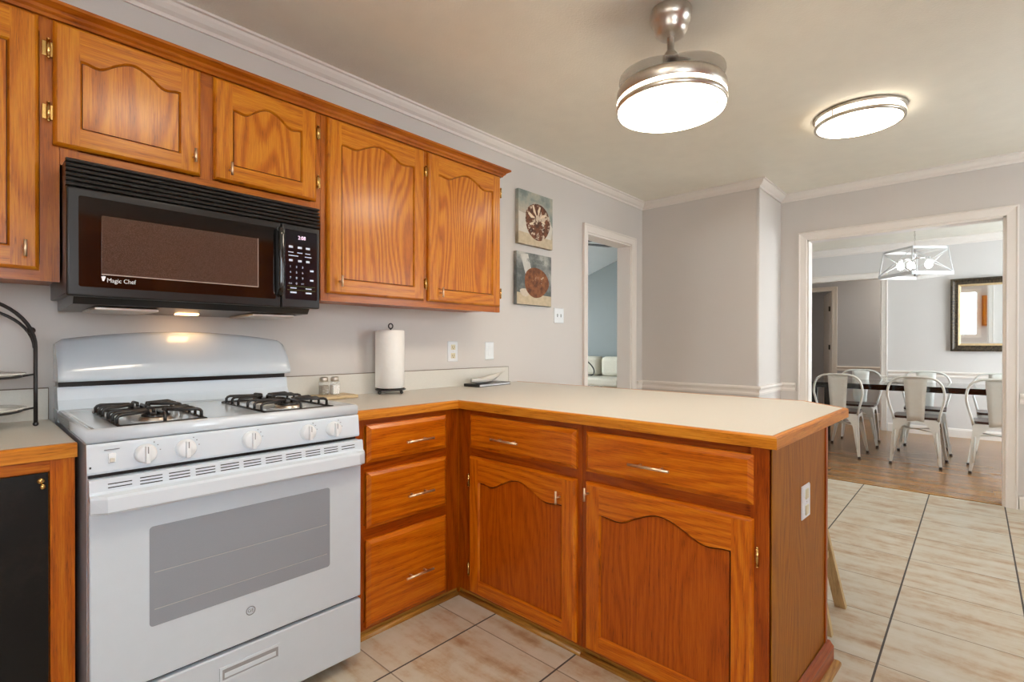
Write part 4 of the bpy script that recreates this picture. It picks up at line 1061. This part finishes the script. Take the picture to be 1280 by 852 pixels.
# leaf-shaped dish: bowl at the left, rising handle tip at the right
nu, nv = 36, 14; G_ = []; B_ = []
for i in range(nu+1):
    u = i/nu; x = -0.172+0.335*u
    wdt = (0.054*math.sin(PI*min(1.0, (u/0.62)*0.5+0.02))**0.7 if u < 0.31 else 0.054*(0.5+0.5*math.cos(PI*(u-0.31)/0.69))**0.75)+0.0025
    rim = 0.948+0.040*max(0, (u-0.35)/0.65)**1.4+0.006*(1-u)
    dp = 0.022*math.sin(PI*min(1, u/0.85+0.03))**0.6 if u < 0.82 else 0.022*0.2*(1-u)/0.18
    rowt, rowb = [], []
    for j in range(nv+1):
        v = -1+2*j/nv; q = math.sqrt(max(0, 1-v*v))
        rowt.append(M_ @ Vector((x, v*wdt, rim-dp*q)))
        lo = max(0.9222, rim-dp-0.004-0.010*(1-u)); rowb.append(M_ @ Vector((x, v*wdt*0.985, rim-0.002-(rim-0.002-lo)*q)))
    G_.append(rowt); B_.append(rowb)
for rows_ in (G_, B_):
    R_ = [[s.bm.verts.new(p_) for p_ in row] for row in rows_]
    for a, b in zip(R_, R_[1:]):
        for j in range(nv): f = s.bm.faces.new((a[j], a[j+1], b[j+1], b[j])); f.smooth = True
    if rows_ is G_: RT = R_
for i in range(nu):
    for j in (0, nv):
        f = s.bm.faces.new((RT[i][j], RT[i+1][j], R_[i+1][j], R_[i][j])); f.smooth = True
tag(obj('serving_dish', s, CERAM), 'white leaf-shaped ceramic dish resting on the black notebook', 'dish')

# plate rack on the left counter
rk = thing('plate_rack', 'black wire two-tier plate rack on the left counter', 'plate rack', (-0.205, -0.19, 0.904))
RX, RY = -0.205, -0.19
s = MB()
def arch_(y0, ytop, rx, ztop, zt=1.15):
    pts = [(RX+rx, y0, 0.912), (RX+rx, y0, 1.02), (RX+rx, y0, zt)]
    for i in range(1, 24):
        a = PI*i/24; pts.append((RX+rx*math.cos(a), y0+(ytop-y0)*math.sin(a), zt+(ztop-zt)*math.sin(a)))
    pts += [(RX-rx, y0, zt), (RX-rx, y0, 1.02), (RX-rx, y0, 0.912)]; return pts
s.tube(arch_(RY, RY-0.03, 0.150, 1.300), 0.0055, 10)
s.tube(arch_(RY+0.008, RY+0.06, 0.148, 1.275)[2:-2], 0.0045, 10)
for sx in (-1, 1):
    s.ball((RX+sx*0.150, RY, 0.9115), 0.0075, 12); s.ball((RX+sx*0.140, RY, 1.205), 0.011, 12)
obj('frame', s, IRON, rk)
for z in (0.957, 1.062):
    s = MB(); s.tube([(RX+0.118*math.cos(2*PI*i/36), RY+0.118*math.sin(2*PI*i/36), z) for i in range(36)], 0.0035, 8, closed=True)
    for sx in (-1, 1): s.tube([(RX+sx*0.150, RY, z+0.006), (RX+sx*0.118, RY, z)], 0.003, 8)
    obj('plate_ring', s, IRON, rk)
    s = MB(); s.lathe([(0, z-0.008), (0.075, z-0.008), (0.085, z-0.002), (0.128, z+0.008), (0.130, z+0.0115), (0.085, z+0.003), (0.075, z-0.003), (0, z-0.004)], (RX, RY, 0), seg=48)
    tag(obj('plate', s, CERAM), 'white plate on the %s tier of the black wire rack' % ('upper' if z > 1 else 'lower'), 'plate', 'white plates on the wire rack')

# ------------------------------------------------------------------ stool behind the peninsula
st_ = thing('wooden_stool', 'pale wooden stool tucked behind the peninsula, splayed leg showing', 'stool', (2.28, -1.78, 0))
SX, SY = 2.285, -1.735
s = MB(); s.box(SX-0.15, SX+0.13, SY-0.13, SY+0.13, 0.60, 0.635, 0.012); obj('seat', s, PALEW, st_)
for sx in (-1, 1):
    for sy in (-1, 1):
        s = MB()
        fx, fy, tx, ty = SX+sx*0.145, SY+sy*0.195, SX+sx*0.09, SY+sy*0.075
        hw = 0.016
        A = [(fx-hw, fy-hw*1.3, 0), (fx+hw, fy-hw*1.3, 0), (fx+hw, fy+hw*1.3, 0), (fx-hw, fy+hw*1.3, 0)]
        B = [(tx-hw, ty-hw*1.3, 0.602), (tx+hw, ty-hw*1.3, 0.602), (tx+hw, ty+hw*1.3, 0.602), (tx-hw, ty+hw*1.3, 0.602)]
        s.face(A); s.face(B)
        for k in range(4): s.face([A[k], A[(k+1) % 4], B[(k+1) % 4], B[k]])
        bmesh.ops.remove_doubles(s.bm, verts=s.bm.verts, dist=1e-6)
        obj('leg', s, PALEW, st_)
s = MB()
for sy in (-1, 1): s.box(SX-0.13, SX+0.13, SY+sy*0.148-0.008, SY+sy*0.148+0.008, 0.22, 0.25)
for sx in (-1, 1): s.box(SX+sx*0.13-0.008, SX+sx*0.13+0.008, SY-0.11, SY+0.11, 0.30, 0.33)
obj('stretcher', s, PALEW, st_)

# ------------------------------------------------------------------ dining room
def make_chair():
    """metal bistro chair facing +x, origin at the seat centre on the floor"""
    c = thing('dining_chair', '', 'chair', (0, 0, 0), 'white metal chairs around the dining table')
    # skirt and seat
    s = MB(); s.prism(rrect(-0.175, 0.180, -0.180, 0.180, 0.05), lambda x, y: (x, y, 0.415), lambda x, y: (x*0.98, y*0.98, 0.447)); obj('seat_frame', s, CHAIRM, c)
    s = MB(); s.prism(rrect(-0.170, 0.178, -0.180, 0.180, 0.06), lambda x, y: (x, y, 0.4475), lambda x, y: (x, y, 0.470)); obj('seat', s, CHAIRW, c, 'dark brown wooden seat')
    # legs: broad tapered pressed-steel, arched between
    for sx in (-1, 1):
        for sy in (-1, 1):
            s = MB(); top = (sx*0.160, sy*0.160); ft = (sx*(0.205 if sx > 0 else 0.205), sy*(0.185 if sx < 0 else 0.215))
            rows = []
            for i in range(17):
                k = (i/16)**1.3; x = top[0]+(ft[0]-top[0])*k; y = top[1]+(ft[1]-top[1])*k; z = 0.440*(1-k)+0.012*k
                wd = 0.020+0.042*(1-k)**0.9+0.100*max(0, (0.30-k)/0.30)**2.2
                wd2 = 0.018+0.036*(1-k)**0.9+0.100*max(0, (0.30-k)/0.30)**2.2
                th = 0.004
                # L-section: two flanges meeting at the outer corner
                cx, cy = x+sx*0.012, y+sy*0.012
                pts = [(cx, cy), (cx, cy-sy*wd), (cx-sx*th, cy-sy*wd), (cx-sx*0.010, cy-sy*0.014), (cx-sx*0.014, cy-sy*0.010), (cx-sx*wd2, cy-sy*th), (cx-sx*wd2, cy)]
                rows.append([s.bm.verts.new((px, py, z)) for px, py in pts])
            for A, B in zip(rows, rows[1:]):
                for k in range(7): s.bm.faces.new((A[k], A[(k+1) % 7], B[(k+1) % 7], B[k]))
            s.bm.faces.new(rows[0]); s.bm.faces.new(rows[-1])
            # pressed rib
            s.tube([(top[0]*1.02+(ft[0]-top[0])*k+sx*0.013, top[1]-sy*0.012+(ft[1]-top[1])*k*1.02, 0.44-0.43*k) for k in (0.25, 0.5, 0.8)], 0.006, 6)
            lg = obj('leg', s, CHAIRM, c)
            q = MB(); q.tube([(ft[0]+sx*0.004, ft[1]+sy*0.004, 0.0), (ft[0]+sx*0.003, ft[1]+sy*0.003, 0.022)], 0.014, 10); obj('foot_cap', q, BLACK, lg)
    # hoop back
    s = MB(); pts = []
    for i in range(33):
        a = PI*i/32; cy = math.cos(a); y = 0.215*math.copysign(abs(cy)**0.55, cy); h = math.sin(a)**0.75
        z = 0.66+0.195*h
        x = -0.195-0.035*((z-0.45)/0.4)
        pts.append((x, y, z))
    pts = [(-0.165, 0.168, 0.44), (-0.180, 0.180, 0.50), (-0.195, 0.200, 0.58)]+pts+[(-0.195, -0.200, 0.58), (-0.180, -0.180, 0.50), (-0.165, -0.168, 0.44)]
    s.tube(pts, 0.0105, 10); obj('back_frame', s, CHAIRM, c)
    s = MB(); rows = []
    for i in range(9):
        k = i/8; z = 0.425+(0.853-0.425)*k; hw = 0.064+0.026*k; x = -0.178-0.052*k
        rows.append([s.bm.verts.new((x+dx+0.006*math.cos(y/hw*1.5), y, z)) for dx, ys in ((0, 1), (0.003, -1)) for y in [hw*ys*q for q in (-1, -0.5, 0, 0.5, 1)]])
    for A, B in zip(rows, rows[1:]):
        for k in range(10): f = s.bm.faces.new((A[k], A[(k+1) % 10], B[(k+1) % 10], B[k])); f.smooth = True
    s.bm.faces.new(rows[0]); s.bm.faces.new(rows[-1])
    obj('back_slat', s, CHAIRM, c)
    # crossed brace under the seat
    s = MB(); s.tube([(-0.17, -0.17, 0.33), (0.17, 0.17, 0.33)], 0.006, 8); s.tube([(-0.17, 0.17, 0.336), (0.17, -0.17, 0.336)], 0.006, 8); obj('cross_brace', s, CHAIRM, c)
    return c
ch0 = make_chair()
spots = [(6.165, -1.305, 2, 'white metal chair with its back to the kitchen, nearest the peninsula corner'),
         (6.165, -1.945, 0, 'white metal chair with its back to the kitchen, in the middle of the near row'),
         (6.165, -2.530, -2, 'white metal chair with its back to the kitchen, cut off by the right casing'),
         (6.990, -1.335, 180, 'white metal chair across the table facing us, leftmost of the far row'),
         (6.990, -1.960, 181, 'white metal chair across the table facing us, middle of the far row'),
         (6.990, -2.560, 180, 'white metal chair across the table facing us, farthest right behind the casing')]
for i, (x, y, a, lb) in enumerate(spots):
    c = ch0 if i == 0 else copy_tree(ch0)
    c.location = (x, y, 0); c.rotation_euler = (0, 0, math.radians(a)); c['label'] = lb
tb = thing('dining_table', 'long black dining table between the two rows of white metal chairs', 'table', (6.57, -2.0, 0))
s = MB(); s.box(6.18, 6.96, -3.15, -0.98, 0.722, 0.752, 0.003); obj('tabletop', s, TABLEM, tb)
s = MB(); s.box(6.20, 6.225, -3.12, -1.01, 0.694, 0.722); s.box(6.915, 6.94, -3.12, -1.01, 0.694, 0.722); s.box(6.225, 6.915, -1.035, -1.01, 0.694, 0.722); s.box(6.225, 6.915, -3.12, -3.095, 0.694, 0.722); obj('apron', s, TABLEM, tb)
for x in (6.235, 6.905):
    for y in (-1.045, -3.085):
        s = MB(); s.box(x-0.03, x+0.03, y-0.03, y+0.03, 0.0, 0.72, 0.003); obj('leg', s, TABLEM, tb)
# wire basket tray on the table
s = MB()
for k, (rx, ry, z) in enumerate(((0.08, 0.16, 0.760), (0.10, 0.19, 0.790), (0.11, 0.21, 0.815))):
    s.tube([(6.62+rx*math.cos(2*PI*i/30), -1.80+ry*math.sin(2*PI*i/30), z) for i in range(30)], 0.003, 6, closed=True)
for i in range(20):
    a = 2*PI*i/20; s.tube([(6.62+0.08*math.cos(a), -1.80+0.16*math.sin(a), 0.757), (6.62+0.10*math.cos(a), -1.80+0.19*math.sin(a), 0.79), (6.62+0.11*math.cos(a), -1.80+0.21*math.sin(a), 0.815)], 0.0022, 6)
s.box(6.56, 6.68, -1.90, -1.70, 0.7535, 0.757)
tag(obj('wire_basket', s, NICK), 'shallow oval metal basket on the black dining table', 'basket')

# pendant
PXc, PYc = 6.55, -1.895
pn = thing('pendant_light', 'white open-frame trapezoid pendant with three bulbs over the dining table', 'pendant lamp', (PXc, PYc, CZ))
PW = plain('pendant_white', srgb(206, 208, 210), 0.4)
td_, bd_ = 0.262, 0.305
zt_, zb_ = 2.165, 1.885
s = MB()
T4 = [(PXc-td_, PYc), (PXc, PYc-td_), (PXc+td_, PYc), (PXc, PYc+td_)]; B4 = [(PXc-bd_, PYc), (PXc, PYc-bd_), (PXc+bd_, PYc), (PXc, PYc+bd_)]
s.sweep(T4, [(-0.005, zt_-0.024), (0.005, zt_-0.024), (0.005, zt_), (-0.005, zt_)], mpz, closed=True)
s.sweep(B4, [(-0.005, zb_-0.012), (0.005, zb_-0.012), (0.005, zb_+0.022), (-0.005, zb_+0.022)], mpz, closed=True)
for k in range(4):
    a, b = T4[k], B4[k]; s.tube([(a[0], a[1], zt_), (b[0], b[1], zb_)], 0.0065, 6)
    a2, b2 = T4[(k+1) % 4], B4[(k+1) % 4]
    s.tube([(a[0], a[1], zt_-0.03), (b2[0], b2[1], zb_+0.02)], 0.0045, 6); s.tube([(a2[0], a2[1], zt_-0.03), (b[0], b[1], zb_+0.02)], 0.0045, 6)
s.box(PXc-0.012, PXc+0.012, PYc-td_, PYc+td_, zt_-0.012, zt_)
obj('shade_frame', s, PW, pn)
s = MB(); s.lathe([(0.06, CZ-0.001), (0.06, CZ-0.02), (0.02, CZ-0.03), (0, CZ-0.03)], (PXc, PYc, 0), seg=24); obj('canopy', s, PW, pn)
s = MB()
for i in range(14):
    z = zt_+(CZ-0.03-zt_)*(i+0.5)/14; h = 0.5*(CZ-0.03-zt_)/14+0.004
    s.tube([((PXc+0.006*math.cos(a)*(i % 2)), (PYc+0.006*math.cos(a)*((i+1) % 2)), z+h*math.sin(a)) for a in [2*PI*k/8 for k in range(8)]], 0.0018, 5, closed=True)
obj('chain', s, NICK, pn)
s = MB(); s.tube([(PXc, PYc-0.12, 2.07), (PXc, PYc+0.12, 2.07)], 0.007, 8); s.tube([(PXc, PYc, 2.07), (PXc, PYc, zt_)], 0.009, 8); s.tube([(PXc, PYc, 1.885), (PXc, PYc, 2.07)], 0.009, 8); obj('lamp_bar', s, CHROME, pn)
for dy in (-0.115, 0.03, 0.115):
    s = MB(); x_ = PXc-0.02
    s.tube([(x_, PYc+dy, 2.07), (x_, PYc+dy, 2.035)], 0.016, 12, mi=0); q = obj('socket', s, PW, pn)
    s = MB(); s.ball((x_, PYc+dy, 1.995), 0.033, 16, (1, 1, 1.25)); obj('bulb', s, emit('bulb_glow', srgb(255, 250, 242), EM_PEND), q)

# mirror, hung with its top leaning forward a little
mr = thing('wall_mirror', 'square wall mirror in a dark antique frame with gold inner edge, dining room', 'mirror', (8.25, -2.54, 1.08))
tilt = math.tan(math.radians(0.9))
mu0, mu1, mz0, mz1 = 2.135, 2.935, 1.082, 1.985
MM = lambda a, b, h: (8.232-h-(b-mz0)*tilt, -a, b)
s = MB(); s.sweep([(mu0+0.05, mz0+0.05), (mu0+0.05, mz1-0.05), (mu1-0.05, mz1-0.05), (mu1-0.05, mz0+0.05)], [(-0.05, 0), (-0.05, 0.026), (-0.03, 0.03), (-0.01, 0.020), (0.012, 0.020), (0.020, 0.024), (0.026, 0.012), (0.026, 0)], MM, closed=True); obj('frame', s, FRAMEM, mr)
s = MB(); s.sweep([(mu0+0.085, mz0+0.085), (mu0+0.085, mz1-0.085), (mu1-0.085, mz1-0.085), (mu1-0.085, mz0+0.085)], [(-0.012, 0), (-0.012, 0.018), (0.004, 0.014), (0.012, 0.008), (0.012, 0)], MM, closed=True); obj('inner_edge', s, GOLD, mr)
s = MB(); s.face([MM(mu0+0.08, mz0+0.08, 0.006), MM(mu1-0.08, mz0+0.08, 0.006), MM(mu1-0.08, mz1-0.08, 0.006), MM(mu0+0.08, mz1-0.08, 0.006)]); obj('mirror_glass', s, MIRR, mr, recalc=False)

# ------------------------------------------------------------------ living room seen through the doorway
sf = thing('sofa', 'pale linen sofa with loose cushions in the living room beyond the doorway', 'sofa', (8.1, 3.2, 0))
s = MB(); s.box(7.55, 8.50, 2.2, 4.4, 0.08, 0.40, 0.04, seg=3); s.box(8.25, 8.52, 2.2, 4.4, 0.3, 0.80, 0.06, seg=3); obj('body', s, SOFA, sf)
for y0 in (2.22, 2.95, 3.68):
    s = MB(); s.box(7.52, 8.28, y0, y0+0.70, 0.40, 0.56, 0.05, seg=4); obj('seat_cushion', s, SOFA, sf)
    s = MB(); s.box(8.02, 8.30, y0+0.01, y0+0.69, 0.56, 0.93, 0.08, seg=4); obj('back_cushion', s, SOFA, sf)
for y0, y1 in ((1.98, 2.22), (4.38, 4.62)):
    s = MB(); s.box(7.55, 8.50, y0, y1, 0.08, 0.64, 0.05, seg=3); obj('arm', s, SOFA, sf)
s = MB(); s.tube([(7.60+0.02*i, 3.23-0.01*i+0.20*math.sin(i*0.42)*-0.9, 0.90-0.052*i) for i in range(8)], 0.014, 8)
s.bm.free()
s = MB(); pts = []
for i in range(15):
    k = i/14; pts.append((7.92, 3.20-0.22*math.sin(k*PI*0.62), 0.88-0.29*k))
pts += [(7.90, 3.02, 0.578), (7.88, 3.12, 0.576)]
s.tube(pts, 0.013, 8); s.tube([(7.92, 3.20, 0.88), (7.90, 3.34, 0.85), (7.88, 3.45, 0.66), (7.88, 3.42, 0.578), (7.88, 3.15, 0.578)], 0.013, 8)
tag(obj('bag_strap', s, BLACK), 'dark curved strap loop on the pale sofa, seen through the doorway', 'strap')
ctb = thing('coffee_table', 'glass-topped coffee table in front of the pale sofa', 'coffee table', (6.9, 3.0, 0))
s = MB(); s.box(6.55, 7.15, 2.3, 3.5, 0.44, 0.452, 0.003); obj('tabletop', s, GLASS, ctb)
s = MB()
for x in (6.58, 7.12):
    for y in (2.33, 3.47): s.box(x-0.015, x+0.015, y-0.015, y+0.015, 0.0, 0.44)
s.box(6.57, 7.13, 2.32, 2.34, 0.42, 0.44); s.box(6.57, 7.13, 3.46, 3.48, 0.42, 0.44); s.box(6.57, 6.59, 2.32, 3.48, 0.42, 0.44); s.box(7.11, 7.13, 2.32, 3.48, 0.42, 0.44)
obj('frame', s, CHROME, ctb)
lf = thing('ceiling_fan', 'ceiling fan with dark blades in the living room beyond the doorway', 'ceiling fan', (6.33, 2.24, 2.75))
s = MB(); s.lathe([(0, 2.82), (0.09, 2.81), (0.11, 2.76), (0.09, 2.70), (0, 2.68)], (6.33, 2.24, 0)); s.tube([(6.33, 2.24, 2.81), (6.33, 2.24, 3.02)], 0.015, 10); obj('motor', s, BLACK, lf)
for k in range(5):
    a = math.radians(-25+72*k); s = MB(); pa = (math.cos(a), math.sin(a)); pb = (-pa[1], pa[0])
    A = [(6.33+pa[0]*r_+pb[0]*w_, 2.24+pa[1]*r_+pb[1]*w_) for r_, w_ in ((0.10, -0.04), (0.60, -0.065), (0.64, 0.0), (0.60, 0.065), (0.10, 0.04))]
    s.prism(A, lambda x, y: (x, y, 2.742), lambda x, y: (x, y, 2.752)); obj('blade', s, BLACK, lf)

# ------------------------------------------------------------------ sink wall behind the camera (seen in the mirror)
c = thing('sink_cabinet', 'oak base cabinet run below the window, seen only in the mirror', 'cabinet', (-1.6, -2.3, 0))
s = MB(); s.box(-1.895, -1.31, -3.6, -1.0, 0.0, 0.866); obj('body', s, OAKB['z'], c)
PB = lambda u, v, w_: (-1.31+w_, u, v)
for u in (-3.55, -2.92, -2.29, -1.66): door(c, PB, u, u+0.58, 0.05, 0.84, OAKB, 'y')
s = MB(); s.box(-1.895, -1.28, -3.6, -1.0, 0.868, 0.905, 0.004); tag(obj('countertop', s, LAM), 'cream countertop under the sink window, seen only in the mirror', 'countertop')
for (y0, y1, lb) in ((-3.30, -2.49, 'oak wall cabinet right of the sink window as the mirror shows it'), (-1.86, -1.15, 'oak wall cabinet on the other side of the sink window')):
    c = thing('wall_cabinet', lb, 'cabinet', (-1.75, (y0+y1)/2, 1.35), 'oak wall cabinets beside the sink window')
    s = MB(); s.box(-1.895, -1.60, y0, y1, 1.35, 2.16); obj('body', s, OAK['z'], c)
    PB2 = lambda u, v, w_: (-1.60+w_, u, v)
    m = (y0+y1)/2
    for a, b in ((y0+0.02, m-0.01), (m+0.01, y1-0.02)): door(c, PB2, a, b, 1.38, 2.14, OAK, 'y')

c = thing('pantry_cabinet', 'tall oak pantry cabinet on the wall opposite the range, mirrored in the microwave door', 'cabinet', (1.4, -4.0, 0))
s = MB(); s.box(0.30, 2.52, -4.195, -3.72, 0.0, 2.2); obj('body', s, OAKB['z'], c)
PO = lambda u, v, w_: (u, -3.72+w_, v)
for k in range(3):
    a = 0.33+k*0.73
    door(c, PO, a, a+0.64, 0.08, 1.05, OAKB, 'x'); door(c, PO, a, a+0.64, 1.10, 2.15, OAKB, 'x')
